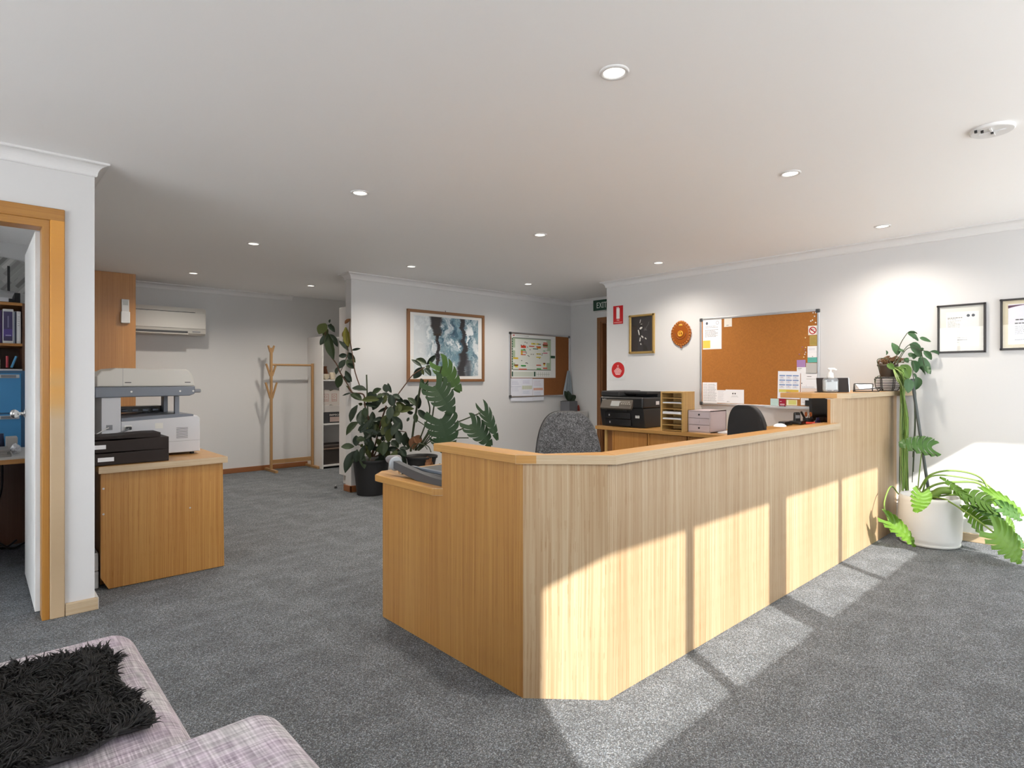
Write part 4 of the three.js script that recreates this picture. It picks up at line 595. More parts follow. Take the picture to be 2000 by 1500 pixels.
// plant skeletons in metres: leaves are base x,y,z, tip x,y,z, width; stems are radius, then points
const RUBBER_LEAVES = [
  [3.019,1.125,-5.539,2.951,1.133,-5.657,0.064],
  [3.002,1.016,-5.614,2.941,1.089,-5.694,0.06],
  [3.131,1.022,-5.755,3.219,1.066,-5.708,0.093],
  [2.992,1.021,-5.594,3.087,1.031,-5.473,0.052],
  [3.254,1.067,-5.63,3.171,0.958,-5.649,0.067],
  [3.249,1.1,-5.526,3.231,1.176,-5.529,0.057],
  [3.147,1.141,-5.461,3.107,1.115,-5.518,0.039],
  [3.21,1.099,-5.362,3.164,1.177,-5.34,0.034],
  [3.214,1.075,-5.476,3.166,0.969,-5.451,0.052],
  [3.203,1.082,-5.373,3.211,0.979,-5.378,0.064],
  [3.315,1.077,-5.512,3.418,0.969,-5.48,0.057],
  [3.162,1.082,-5.437,3.108,1.06,-5.476,0.043],
  [2.983,0.968,-5.666,2.947,0.855,-5.715,0.056],
  [3.011,0.983,-5.702,3.075,0.911,-5.714,0.061],
  [3.022,0.915,-5.651,2.993,0.815,-5.605,0.065],
  [3.076,0.972,-5.715,3.171,0.904,-5.571,0.057],
  [3.029,0.78,-5.735,2.968,0.697,-5.792,0.066],
  [3.096,0.788,-5.772,3.09,0.676,-5.787,0.067],
  [3.169,0.763,-5.603,3.152,0.651,-5.58,0.061],
  [3.109,0.808,-5.634,3.085,0.688,-5.616,0.057],
  [3.154,0.892,-5.662,3.162,0.786,-5.658,0.053],
  [3.203,0.858,-5.399,3.165,0.749,-5.392,0.06],
  [3.258,0.846,-5.433,3.328,0.704,-5.408,0.078],
  [3.219,0.866,-5.401,3.188,0.795,-5.464,0.069],
  [3.187,0.889,-5.599,3.239,0.875,-5.484,0.035],
  [3.234,0.823,-5.56,3.148,0.822,-5.573,0.031],
  [3.212,0.944,-5.389,3.227,0.858,-5.39,0.047],
  [3.259,0.977,-5.386,3.289,0.871,-5.419,0.052],
  [3.305,0.992,-5.429,3.358,0.954,-5.352,0.044],
  [3.362,0.909,-5.488,3.441,0.947,-5.339,0.04],
  [3.449,0.972,-5.383,3.381,1.009,-5.373,0.04],
  [3.412,0.961,-5.215,3.387,1.028,-5.31,0.047],
  [3.511,0.924,-5.311,3.489,1.048,-5.286,0.061],
  [3.394,0.932,-5.219,3.342,0.907,-5.343,0.047],
  [3.466,0.885,-5.346,3.426,0.829,-5.435,0.061],
  [3.359,0.841,-5.259,3.345,0.758,-5.292,0.047],
  [3.435,0.881,-5.265,3.423,0.745,-5.233,0.061],
  [3.457,0.916,-5.237,3.525,0.811,-5.193,0.056],
  [3.21,0.759,-5.469,3.175,0.683,-5.483,0.048],
  [3.017,0.695,-5.571,3.126,0.657,-5.526,0.052],
  [3.173,0.63,-5.609,3.308,0.636,-5.534,0.053],
  [3.055,0.645,-5.641,3.082,0.562,-5.674,0.061],
  [3.117,0.59,-5.614,3.116,0.51,-5.63,0.065],
  [3.17,0.606,-5.586,3.204,0.515,-5.593,0.061],
  [3.249,0.576,-5.45,3.166,0.504,-5.46,0.061],
  [3.275,0.561,-5.298,3.24,0.688,-5.282,0.064],
  [3.263,0.526,-5.311,3.247,0.603,-5.39,0.051],
  [3.331,0.504,-5.405,3.402,0.509,-5.382,0.035],
  [3.245,0.502,-5.314,3.209,0.417,-5.343,0.047],
  [3.381,0.474,-5.503,3.428,0.361,-5.48,0.058],
  [3.311,0.51,-5.405,3.238,0.506,-5.466,0.039],
  [2.93,0.537,-5.638,2.835,0.551,-5.669,0.051],
  [2.95,0.54,-5.64,2.953,0.632,-5.618,0.06],
  [3.03,0.559,-5.648,3.033,0.475,-5.707,0.052],
  [2.959,0.506,-5.63,2.939,0.39,-5.609,0.052],
  [2.965,0.485,-5.669,2.886,0.382,-5.687,0.052],
  [3.005,0.467,-5.636,3.014,0.333,-5.584,0.056],
  [3.023,0.478,-5.688,3.072,0.485,-5.567,0.044],
  [3.144,0.544,-5.733,3.146,0.421,-5.71,0.053],
  [3.293,0.366,-5.601,3.216,0.327,-5.702,0.071],
  [3.409,0.674,-5.401,3.398,0.577,-5.407,0.053],
  [3.451,0.623,-5.459,3.442,0.522,-5.405,0.044],
  [3.143,0.486,-5.643,3.187,0.479,-5.57,0.055],
  [3.293,0.892,-5.508,3.3,0.796,-5.539,0.064],
  [3.293,0.511,-5.328,3.318,0.449,-5.256,0.054],
  [3.003,0.779,-5.545,2.958,0.701,-5.542,0.054],
  [3.01,0.612,-5.558,2.943,0.603,-5.603,0.058],
  [3.275,0.836,-5.63,3.234,0.747,-5.645,0.051],
  [3.186,0.508,-5.478,3.132,0.492,-5.523,0.047],
  [3.24,0.743,-5.419,3.285,0.669,-5.416,0.058],
  [3.37,0.675,-5.453,3.287,0.648,-5.474,0.052],
  [3.234,0.856,-5.409,3.206,0.77,-5.463,0.062],
  [3.27,0.489,-5.623,3.257,0.396,-5.659,0.056],
  [3.202,0.516,-5.505,3.26,0.426,-5.53,0.058],
  [3.202,0.96,-5.356,3.163,0.863,-5.32,0.055],
  [3.307,0.874,-5.532,3.272,0.79,-5.55,0.063],
  [3.005,0.946,-5.55,3.001,0.851,-5.562,0.056],
  [3.185,0.678,-5.718,3.207,0.603,-5.702,0.055],
  [3.044,0.544,-5.622,3.028,0.469,-5.571,0.064],
  [3.28,1.036,-5.307,3.251,1.017,-5.399,0.051],
  [3.339,0.935,-5.402,3.32,0.863,-5.49,0.052],
  [3.152,0.573,-5.419,3.099,0.491,-5.425,0.058],
  [3.006,0.746,-5.551,2.951,0.716,-5.585,0.049],
  [3.279,0.891,-5.305,3.211,0.878,-5.327,0.046],
  [3.327,0.685,-5.383,3.27,0.635,-5.404,0.047],
  [3.277,0.787,-5.303,3.207,0.741,-5.292,0.046],
  [3.124,0.825,-5.768,3.15,0.774,-5.692,0.065],
  [3.213,0.69,-5.523,3.144,0.659,-5.57,0.052],
  [3.125,0.768,-5.611,3.05,0.728,-5.613,0.059],
  [3.097,0.714,-5.56,3.036,0.658,-5.553,0.064],
  [3.275,1.041,-5.478,3.235,1.028,-5.583,0.05],
  [3.134,0.776,-5.627,3.2,0.732,-5.625,0.057],
  [3.173,1.032,-5.456,3.098,1.0,-5.446,0.052],
  [3.345,0.895,-5.413,3.279,0.873,-5.471,0.061],
  [3.221,0.565,-5.538,3.215,0.465,-5.523,0.05],
  [3.286,0.752,-5.497,3.236,0.736,-5.58,0.063],
  [3.116,0.604,-5.754,3.147,0.548,-5.695,0.056],
  [3.205,0.633,-5.51,3.201,0.559,-5.567,0.051],
  [3.301,0.98,-5.341,3.258,0.91,-5.319,0.055],
  [3.04,0.547,-5.613,2.993,0.465,-5.588,0.044],
  [3.306,0.704,-5.53,3.337,0.6,-5.554,0.065],
  [3.244,0.783,-5.426,3.185,0.705,-5.419,0.059],
  [3.212,0.587,-5.373,3.234,0.539,-5.312,0.061],
  [3.213,0.727,-5.374,3.188,0.635,-5.385,0.053],
  [3.131,0.776,-5.622,3.095,0.688,-5.614,0.055],
  [3.064,0.816,-5.502,3.049,0.73,-5.548,0.044],
  [3.151,0.594,-5.417,3.126,0.497,-5.392,0.057],
  [3.24,0.496,-5.42,3.297,0.474,-5.347,0.058],
  [2.739,1.83,-5.9,2.679,1.757,-5.9,0.065],
  [2.762,1.818,-5.9,2.826,1.689,-5.9,0.062],
  [2.754,1.718,-5.9,2.675,1.56,-5.9,0.073],
  [2.756,1.733,-5.9,2.802,1.552,-5.9,0.058],
  [2.779,1.718,-5.9,2.838,1.579,-5.878,0.055],
  [2.763,1.771,-5.9,2.717,1.707,-5.9,0.059],
  [2.78,1.838,-5.9,2.784,1.874,-5.9,0.018],
  [2.785,1.829,-5.9,2.802,1.782,-5.9,0.037],
  [2.965,1.888,-5.804,2.918,1.81,-5.827,0.059,1],
  [2.901,1.794,-5.77,2.889,1.664,-5.709,0.047,2],
  [2.908,1.766,-5.769,2.862,1.706,-5.771,0.025,1],
  [2.972,1.551,-5.779,3.024,1.537,-5.696,0.025],
  [2.913,1.541,-5.749,2.864,1.622,-5.837,0.036],
  [2.939,1.572,-5.792,2.883,1.642,-5.767,0.025],
  [2.905,1.497,-5.755,2.836,1.485,-5.758,0.04],
  [2.914,1.473,-5.788,2.877,1.467,-5.88,0.022],
  [2.96,1.527,-5.826,3.002,1.457,-5.806,0.044],
  [2.903,1.447,-5.782,2.856,1.375,-5.813,0.051],
  [2.919,1.448,-5.784,2.947,1.404,-5.731,0.044],
  [2.903,1.403,-5.752,2.966,1.317,-5.707,0.051],
  [2.979,1.457,-5.793,3.013,1.406,-5.798,0.044],
  [2.896,1.331,-5.769,2.935,1.237,-5.738,0.043],
  [2.889,1.274,-5.786,2.941,1.208,-5.772,0.047],
  [2.88,1.288,-5.831,2.88,1.201,-5.9,0.062],
  [2.88,1.383,-5.879,2.838,1.31,-5.855,0.044],
  [2.955,1.099,-5.746,2.93,1.131,-5.836,0.019],
  [2.962,1.095,-5.759,2.902,1.081,-5.803,0.016],
  [3.513,1.368,-5.251,3.45,1.431,-5.352,0.036],
  [3.578,1.406,-5.258,3.505,1.45,-5.331,0.059],
  [3.548,1.369,-5.29,3.484,1.274,-5.365,0.07],
  [3.499,1.353,-5.218,3.525,1.266,-5.244,0.043],
  [3.533,1.354,-5.229,3.545,1.263,-5.145,0.055],
  [3.581,1.398,-5.261,3.629,1.426,-5.141,0.048],
  [3.552,1.383,-5.233,3.578,1.354,-5.206,0.044]
];
const RUBBER_STEMS = [
  [0.009,3.168,0.4,-5.724,3.177,0.492,-5.685,3.146,0.627,-5.683,3.121,0.805,-5.674,3.078,0.956,-5.683,3.054,1.079,-5.674,2.959,1.097,-5.73,2.916,1.149,-5.738],
  [0.009,3.181,0.4,-5.712,3.187,0.584,-5.634,3.192,0.764,-5.557,3.21,0.959,-5.468],
  [0.008,3.195,0.4,-5.7,3.246,0.625,-5.615,3.284,0.822,-5.543,3.321,0.999,-5.472,3.319,1.07,-5.436],
  [0.007,2.945,1.1,-5.711,2.896,1.223,-5.768,2.857,1.317,-5.815,2.839,1.39,-5.842,2.768,1.535,-5.91,2.732,1.644,-5.91,2.754,1.819,-5.91],
  [0.006,3.006,1.158,-5.655,2.972,1.324,-5.703,2.957,1.513,-5.734,2.941,1.717,-5.766,2.953,1.885,-5.772],
  [0.004,2.872,1.31,-5.846,2.915,1.441,-5.807,2.937,1.557,-5.787,2.907,1.645,-5.814],
  [0.006,3.296,1.071,-5.389,3.369,1.187,-5.345,3.437,1.288,-5.306,3.537,1.368,-5.236],
  [0.006,3.168,0.4,-5.724,3.064,0.525,-5.711,2.974,0.552,-5.685],
  [0.005,3.188,0.409,-5.706,3.272,0.61,-5.557,3.334,0.685,-5.427,3.363,0.682,-5.328],
  [0.006,3.195,0.4,-5.7,3.271,0.475,-5.487,3.279,0.506,-5.337]
];
const MONSTERA_LEAVES = [
  [3.658,1.378,-5.093,3.77,1.124,-4.973,0.203],
  [3.525,1.167,-5.035,3.626,0.93,-4.906,0.268],
  [3.571,0.829,-4.989,3.623,0.585,-4.951,0.283],
  [3.824,0.767,-4.799,3.976,0.534,-4.7,0.229],
  [3.909,0.908,-4.69,3.985,0.651,-4.596,0.119],
  [3.54,0.61,-5.03,3.632,0.453,-5.024,0.119],
  [3.522,1.195,-5.206,3.527,1.073,-5.259,0.091]
];
const MONSTERA_STEMS = [
  [0.012,3.455,0.465,-5.379,3.463,0.756,-5.327,3.482,1.063,-5.264,3.485,1.246,-5.217],
  [0.008,3.489,0.476,-5.348,3.536,0.705,-5.254,3.564,0.911,-5.178,3.52,1.105,-5.167,3.558,1.166,-5.082],
  [0.008,3.497,0.476,-5.341,3.581,0.705,-5.213,3.597,0.962,-5.147,3.605,1.216,-5.089,3.613,1.376,-5.031],
  [0.008,3.512,0.476,-5.327,3.552,0.657,-5.188,3.606,0.825,-5.038],
  [0.007,3.52,0.476,-5.32,3.634,0.705,-5.164,3.747,0.769,-5.01,3.821,0.822,-4.891,3.942,0.905,-4.729],
  [0.007,3.52,0.476,-5.32,3.642,0.675,-5.14,3.754,0.695,-4.969,3.842,0.765,-4.821],
  [0.006,3.52,0.476,-5.32,3.604,0.594,-5.175,3.739,0.619,-4.983,3.82,0.625,-4.841],
  [0.005,3.426,0.822,-5.27,3.465,0.783,-5.201,3.502,0.735,-5.133],
  [0.005,3.432,0.492,-5.333,3.447,0.543,-5.319,3.514,0.553,-5.257,3.567,0.523,-5.209,3.589,0.462,-5.189],
  [0.004,3.43,0.486,-5.294,3.46,0.541,-5.266,3.512,0.546,-5.218,3.542,0.496,-5.191]
];
const PHILO_LEAVES = [
  [4.995,0.228,-0.711,5.078,0.043,-0.584,0.207],
  [5.264,0.209,-0.804,5.205,0.331,-0.854,0.139],
  [5.195,0.354,-0.825,5.276,0.253,-0.676,0.098],
  [5.218,0.367,-0.761,5.063,0.473,-0.838,0.108],
  [5.292,0.407,-0.767,5.5,0.362,-0.641,0.093],
  [5.272,0.349,-0.715,5.443,0.261,-0.606,0.086],
  [5.123,0.392,-0.868,5.064,0.543,-0.953,0.052],
  [5.246,0.262,-0.685,5.25,0.177,-0.651,0.068],
  [5.157,0.176,-0.631,5.193,0.116,-0.568,0.077],
  [4.845,0.456,-1.081,4.822,0.342,-1.104,0.125],
  [4.892,0.216,-1.292,5.009,0.052,-1.168,0.104],
  [5.356,0.725,-1.127,5.246,0.744,-1.279,0.14]
];
const PHILO_STEMS = [
  [0.007,5.347,0.397,-1.203,5.342,0.512,-1.139,5.4,0.558,-1.018,5.504,0.511,-0.855,5.494,0.375,-0.796],
  [0.008,5.356,0.372,-1.195,5.379,0.444,-1.106,5.432,0.472,-0.989,5.504,0.462,-0.855,5.49,0.321,-0.8],
  [0.004,5.356,0.366,-1.195,5.359,0.404,-1.102,5.368,0.429,-1.002,5.37,0.351,-0.91],
  [0.007,5.37,0.341,-1.182,5.377,0.36,-1.085,5.395,0.38,-0.978,5.423,0.315,-0.861],
  [0.006,5.37,0.341,-1.182,5.312,0.358,-1.077,5.311,0.31,-0.919,5.264,0.209,-0.804],
  [0.006,5.37,0.341,-1.182,5.242,0.363,-1.028,5.125,0.301,-0.864,4.995,0.228,-0.711],
  [0.006,5.36,0.36,-1.19,5.342,0.5,-1.139,5.454,0.508,-0.969,5.549,0.45,-0.814,5.543,0.303,-0.752],
  [0.005,5.347,0.341,-1.203,5.21,0.441,-1.193,5.118,0.411,-1.141],
  [0.005,5.228,0.362,-1.312,5.088,0.436,-1.327,4.956,0.319,-1.335,4.883,0.218,-1.289],
  [0.004,5.335,0.362,-1.214,5.314,0.504,-1.199,5.299,0.687,-1.179]
];
const STAKE = [
  [0.012,5.405,0.362,-1.15,5.418,0.73,-1.206,5.421,1.246,-1.27]
];
const HOYA_LEAVES = [
  [5.457,1.61,-1.31,5.516,1.513,-1.288,0.049],
  [5.434,1.612,-1.305,5.509,1.575,-1.242,0.018],
  [5.518,1.571,-1.241,5.548,1.554,-1.192,0.02],
  [5.37,1.433,-1.355,5.374,1.529,-1.38,0.042],
  [5.368,1.475,-1.349,5.371,1.46,-1.31,0.035],
  [5.255,1.431,-1.404,5.224,1.426,-1.365,0.024],
  [5.286,1.362,-1.406,5.338,1.275,-1.371,0.052],
  [5.406,1.356,-1.34,5.446,1.272,-1.338,0.06],
  [5.412,1.516,-1.285,5.535,1.42,-1.242,0.077],
  [5.471,1.488,-1.227,5.507,1.44,-1.23,0.035],
  [5.472,1.463,-1.204,5.524,1.363,-1.198,0.042],
  [5.563,1.461,-1.186,5.644,1.357,-1.186,0.039],
  [5.522,1.413,-1.248,5.57,1.322,-1.235,0.049],
  [5.512,1.342,-1.251,5.566,1.286,-1.24,0.028],
  [5.529,1.349,-1.211,5.482,1.237,-1.207,0.046],
  [5.445,1.391,-1.278,5.504,1.279,-1.288,0.056],
  [5.406,1.418,-1.283,5.494,1.448,-1.28,0.035],
  [5.46,1.447,-1.266,5.445,1.397,-1.263,0.031],
  [5.379,1.247,-1.283,5.358,1.161,-1.284,0.052],
  [5.446,1.261,-1.239,5.453,1.146,-1.259,0.049],
  [5.489,1.286,-1.279,5.547,1.23,-1.292,0.032],
  [5.413,1.408,-1.318,5.415,1.391,-1.297,0.028]
];
const HOYA_STEMS = [
  [0.003,5.343,1.37,-1.369,5.379,1.524,-1.336,5.418,1.607,-1.301],
  [0.003,5.33,1.369,-1.354,5.376,1.474,-1.312,5.412,1.515,-1.279,5.463,1.481,-1.232,5.494,1.348,-1.203],
  [0.003,5.335,1.369,-1.349,5.402,1.488,-1.288,5.489,1.467,-1.208,5.53,1.453,-1.17],
  [0.003,5.312,1.369,-1.343,5.363,1.383,-1.297,5.399,1.389,-1.264,5.404,1.272,-1.259,5.414,1.23,-1.25],
  [0.003,5.327,1.37,-1.383,5.296,1.405,-1.412,5.245,1.398,-1.459,5.258,1.314,-1.447]
];

// ---------------------------------------------------------------- leaves
const leafMat = (r, g, b, rough = 0.5, tr = 0.0) => new THREE.MeshPhysicalMaterial({ color: L(r, g, b), roughness: rough, specularIntensity: 0.5, transmission: tr, thickness: 0, clearcoat: tr ? 0 : 0.08, clearcoatRoughness: 0.3, side: THREE.DoubleSide });
const leafDark = leafMat(0.020, 0.034, 0.020), leafDark2 = leafMat(0.030, 0.048, 0.020), leafOlive = leafMat(0.055, 0.070, 0.018), leafBrown = leafMat(0.15, 0.065, 0.028, 0.8), leafYellow = leafMat(0.14, 0.13, 0.02);
const leafMon = leafMat(0.024, 0.055, 0.020, 0.5), leafMon2 = leafMat(0.042, 0.095, 0.016, 0.5);
const leafPhi = leafMat(0.115, 0.235, 0.022, 0.45, 0.22), leafPhi2 = leafMat(0.065, 0.15, 0.035, 0.4, 0.15), leafHoya = leafMat(0.055, 0.12, 0.05, 0.45), leafHoya2 = leafMat(0.12, 0.22, 0.045, 0.45), stemGreen = std(L(0.16, 0.27, 0.045), 0.5), stemBrown = std(L(0.09, 0.045, 0.025), 0.8), stemDark = std(L(0.045, 0.06, 0.025), 0.6), std2 = std(L(0.24, 0.40, 0.09), 0.5), std3 = std(L(0.07, 0.14, 0.02), 0.5), std4 = std(L(0.34, 0.46, 0.16), 0.5);
// unit leaves: length 1 along y, width 1 along x, blade arching in z
function simpleLeaf(fold, droop, pw) {
  const n = 10, m = 6, P = [], I = [];
  for (let i = 0; i <= n; i++) for (let j = 0; j <= m; j++) { const t = i / n, s = j / m * 2 - 1, w = 0.5 * Math.pow(Math.sin(Math.PI * Math.min(1, Math.pow(t, pw) * 0.985 + 0.012)), 0.72); P.push(s * w, t, fold * Math.abs(s) * w * 1.2 - droop * t * t + 0.012 * Math.sin(t * 18 + s * 2)); }
  for (let i = 0; i < n; i++) for (let j = 0; j < m; j++) { const a = i * (m + 1) + j; I.push(a, a + 1, a + m + 2, a, a + m + 2, a + m + 1); }
  const g = new THREE.BufferGeometry(); g.setAttribute('position', new THREE.BufferAttribute(new Float32Array(P), 3)); g.setIndex(I); g.computeVertexNormals(); return g;
}
function lobedLeaf(lobes, gap, heart, wave, droop, taper, from = 0.4) { // split leaf: lobes either side of the midrib, free towards the edge
  const P = [], I = [], A = 3, B = 5;
  for (const s of [-1, 1]) for (let k = 0; k < lobes; k++) {
    const t0 = k / lobes, t1 = (k + 1) / lobes, b0 = P.length / 3;
    for (let i = 0; i <= A; i++) for (let j = 0; j <= B; j++) {
      const u = j / B, q = i / A, open = gap * sm(Math.max(0, (u - from) / (1 - from))), t = t0 + (t1 - t0) * (0.5 + (q - 0.5) * (1 - open * (1 + 0.5 * Math.abs(q - 0.5)))), W = 0.5 * Math.pow(Math.sin(Math.PI * (0.12 + 0.88 * Math.pow(t, taper))), 0.62);
      const rnd2 = 1 - 0.06 * Math.pow(Math.abs(q - 0.5) * 2, 2) * u, x = s * W * u * rnd2, y = t - (1 - t) * heart * u * u + 0.10 * u * t;
      P.push(x, y, 0.16 * u * u * (0.4 - 0.9 * t) * 0.5 - droop * y * y + wave * Math.sin((t * lobes + q * 0.3) * 6.283) * u + 0.10 * u * W);
    }
    for (let i = 0; i < A; i++) for (let j = 0; j < B; j++) { const a = b0 + i * (B + 1) + j; I.push(a, a + 1, a + B + 2, a, a + B + 2, a + B + 1); }
  }
  const g = new THREE.BufferGeometry(); g.setAttribute('position', new THREE.BufferAttribute(new Float32Array(P), 3)); g.setIndex(I); g.computeVertexNormals(); return g;
}
const LG = { rubber: [simpleLeaf(0.22, 0.10, 1.05), simpleLeaf(0.32, 0.2, 0.95), simpleLeaf(0.15, 0.05, 1.0)], hoya: [simpleLeaf(0.2, 0.08, 0.75), simpleLeaf(0.3, 0.14, 0.8)], monstera: [lobedLeaf(5, 0.16, 0.42, 0.012, 0.16, 0.72, 0.3), lobedLeaf(6, 0.15, 0.4, 0.012, 0.2, 0.75, 0.3)], philo: [lobedLeaf(7, 0.15, 0.35, 0.06, 0.26, 0.75, 0.55), lobedLeaf(6, 0.13, 0.3, 0.075, 0.3, 0.8, 0.6)] };
function plantLeaves(t, list, kind, pick) {
  list.forEach((l, i) => {
    const b = V(l[0], l[1], l[2]), y = V(l[3], l[4], l[5]).sub(b), len = y.length(); y.normalize();
    const j = kind === 'rubber' || kind === 'hoya' ? 0.42 : 0.16, n = V(-0.62 + rr(-j, j), 0.42 + rr(-j, j), 0.68 + rr(-j, j));   // blades turn to the windows n.addScaledVector(y, -n.dot(y)).normalize();
    const x = y.clone().cross(n), q = LG[kind][i % LG[kind].length], m = new THREE.Mesh(q, pick(l, i)); m.name = 'leaf'; m.castShadow = m.receiveShadow = true;
    m.quaternion.setFromRotationMatrix(new THREE.Matrix4().makeBasis(x, y, n)); m.position.copy(b); m.scale.set(l[6] * (kind === 'rubber' ? 1.3 : kind === 'hoya' ? 1.4 : kind === 'philo' ? 1.3 : 1.15), len * (kind === 'rubber' ? 1.2 : 1.1), len * 0.9); t.add(m);
  });
}
const stems = (t, list, mat, name = 'stem') => list.forEach((s) => { const p = []; for (let i = 1; i < s.length; i += 3) p.push(V(s[i], s[i + 1], s[i + 2])); mesh(name, tube(p, s[0], 6 * p.length, 7), mat, t); });

// ---------------------------------------------------------------- copier corner on the left
{
  const t = thing('copier_cabinet', 'honey timber cabinet under the copier', 'cabinet');
  mesh('top', bx(0.535, 1.24, 0.692, 0.731, -5.35, -4.148, 0.006), M.honeyEdge, t, { grain: 'x' });
  mesh('top_edge', bx(0.534, 1.2405, 0.6915, 0.7315, -4.1495, -4.147), M.fadedEdge, t, { grain: 'x', label: 'sun-bleached front edging' });
  mesh('end_panel', polyZ([[0.547, 0.075], [0.585, 0.004], [1.226, 0.004], [1.216, 0.692], [0.547, 0.692]], -4.195, -4.17), M.honey, t, { grain: 'y' });
  mesh('carcass', [bx(1.19, 1.212, 0, 0.692, -5.33, -4.195), bx(0.56, 1.19, 0.06, 0.08, -5.33, -4.195), bx(0.56, 0.58, 0, 0.692, -5.33, -4.3)], M.honey, t, { grain: 'y' });
  mesh('fixing', cyl(0.005, 0.005, 0.002, 0, 0, 0, 10).rotateX(Math.PI / 2).translate(1.02, 0.42, -4.169), M.alu, t);
  for (const y of [0.45, 0.60]) mesh('fixing', cyl(0.006, 0.006, 0.002, 0, 0, 0, 10).rotateX(Math.PI / 2).translate(0.56, y, -4.169), M.alu, t);
}
{ const t = thing('plastic_tower', 'white plastic storage tower half hidden behind the copier cabinet panel', 'storage tower'); mesh('lower_tray', bx(0.499, 0.545, 0, 0.1, -4.62, -4.235, 0.004), M.white, t); mesh('upper_tray', bx(0.499, 0.545, 0.104, 0.21, -4.62, -4.24, 0.004), M.white, t); }
{
  const t = thing('copier', 'pale grey and white office copier on the honey cabinet', 'copier'), zf = -4.45, zb = -5.05, cb = std(L(0.60, 0.61, 0.64), 0.45), cw = std(L(0.62, 0.60, 0.55), 0.45), bl = std(L(0.17, 0.19, 0.23), 0.4), y = 0.748;
  const bod = polyZ([[0.69, y], [1.152, y], [1.152, y + 0.225], [1.135, y + 0.245], [1.115, y + 0.245], [0.69, y + 0.225]], zb, zf, 0.006);
  mesh('body', bod, cb, t);
  mesh('column', bx(0.587, 0.69, y, 1.128, zb, zf, 0.004), cb, t);
  mesh('output_tray', polyZ([[0.692, y + 0.225], [1.0, y + 0.238], [1.11, y + 0.244], [1.11, y + 0.256], [1.0, y + 0.262], [0.692, y + 0.246]], zb + 0.02, zf - 0.001), bl, t);
  mesh('exit_rollers', bx(0.692, 1.0, y + 0.262, y + 0.305, zb + 0.05, zb + 0.2), M.blackGloss, t);
  for (let i = 0; i < 5; i++) mesh('roller', cyl(0.008, 0.008, 0.035, 0, 0, 0, 12).rotateZ(Math.PI / 2).translate(0.73 + i * 0.062, y + 0.277, zb + 0.205), bl, t);
  mesh('support_post', bx(1.0, 1.028, y + 0.245, 1.13, zb + 0.18, zb + 0.26, 0.003), bl, t);
  mesh('support_post', bx(1.0, 1.028, y + 0.245, 1.13, zf - 0.05, zf - 0.02, 0.003), bl, t);
  const sc = polyZ([[0.553, 1.128], [1.085, 1.132], [1.115, 1.145], [1.118, 1.196], [0.553, 1.196]], zb, zf + 0.012, 0.006); mesh('scanner_bed', sc, bl, t);
  mesh('bed_lip', bx(1.112, 1.158, 1.152, 1.178, zf - 0.2, zf + 0.004, 0.008), M.grey, t);
  const ad = polyZ([[0.563, 1.197], [1.116, 1.197], [1.112, 1.24], [1.10, 1.275], [1.08, 1.302], [1.06, 1.312], [0.66, 1.316], [0.632, 1.298], [0.585, 1.296], [0.563, 1.262]], zb + 0.02, zf + 0.006, 0.008); mesh('document_lid', ad, cw, t);
  mesh('lid_seam', bx(0.699, 0.7005, 1.2, 1.314, zf + 0.0055, zf + 0.0068), M.grey, t);
  for (const [a, b] of [[0.71, 0.745], [1.055, 1.09]]) mesh('lid_slot', bx(a, b, 1.221, 1.226, zf + 0.0055, zf + 0.0068), M.black, t);
  for (const x of [0.745, 1.025, 1.105]) mesh('bed_screw', cyl(0.006, 0.006, 0.002, 0, 0, 0, 12).rotateX(Math.PI / 2).translate(x, 1.164, zf + 0.0128), M.white, t);
  for (let i = 0; i < 9; i++) mesh('vent_slot', bx(1.005, 1.075, y + 0.098 + i * 0.0085, y + 0.1005 + i * 0.0085, zf - 0.001, zf + 0.0008), M.black, t);
  mesh('body_seam', bx(0.692, 1.15, y + 0.077, y + 0.0785, zf - 0.001, zf + 0.0006), M.grey, t);
  mesh('label_plate', bx(0.88, 0.926, y + 0.17, y + 0.206, zf, zf + 0.001), std(L(0.7, 0.7, 0.66), 0.5), t);
  mesh('power_inlet', bx(0.71, 0.75, y + 0.15, y + 0.2, zf, zf + 0.001), M.white, t); mesh('socket', bx(0.612, 0.645, y + 0.175, y + 0.207, zf, zf + 0.0015), M.grey, t); mesh('switch', bx(0.628, 0.652, y + 0.09, y + 0.115, zf, zf + 0.003), M.steelGrey, t);
  for (const [x, z] of [[0.62, zf - 0.04], [1.11, zf - 0.04], [0.62, zb + 0.04], [1.11, zb + 0.04]]) mesh('foot', cyl(0.014, 0.014, 0.018, x, 0.7315, z, 12), M.blackMatt, t);
  mesh('plug', bx(0.715, 0.745, y + 0.172, y + 0.192, zf, zf + 0.03, 0.004), M.black, t);
  mesh('power_cord', tube([[0.73, y + 0.18, zf + 0.03], [0.68, y + 0.155, zf + 0.022], [0.6, y + 0.135, zf + 0.018], [0.5, y + 0.10, zf + 0.015]], 0.005, 24, 8), M.grey, t);
  mesh('data_cable', tube([[0.625, y + 0.19, zf + 0.002], [0.61, y + 0.185, zf + 0.015], [0.56, y + 0.155, zf + 0.018], [0.5, y + 0.12, zf + 0.015]], 0.003, 20, 6), M.white, t);
}
const binderGeo = (x0, x1, y, h, z0, z1, dent) => { const s = []; for (let i = 0; i <= 10; i++) { const a = i / 10; s.push([x0 + (x1 - x0) * a, y + h - dent * Math.sin(a * Math.PI * 1.6 + 0.3) * 0.5]); } for (let i = 10; i >= 0; i--) { const a = i / 10; s.push([x0 + (x1 - x0) * a, y + dent * 0.2 * (1 + Math.sin(a * 5))]); } return polyZ(s, z0, z1, 0.004); };
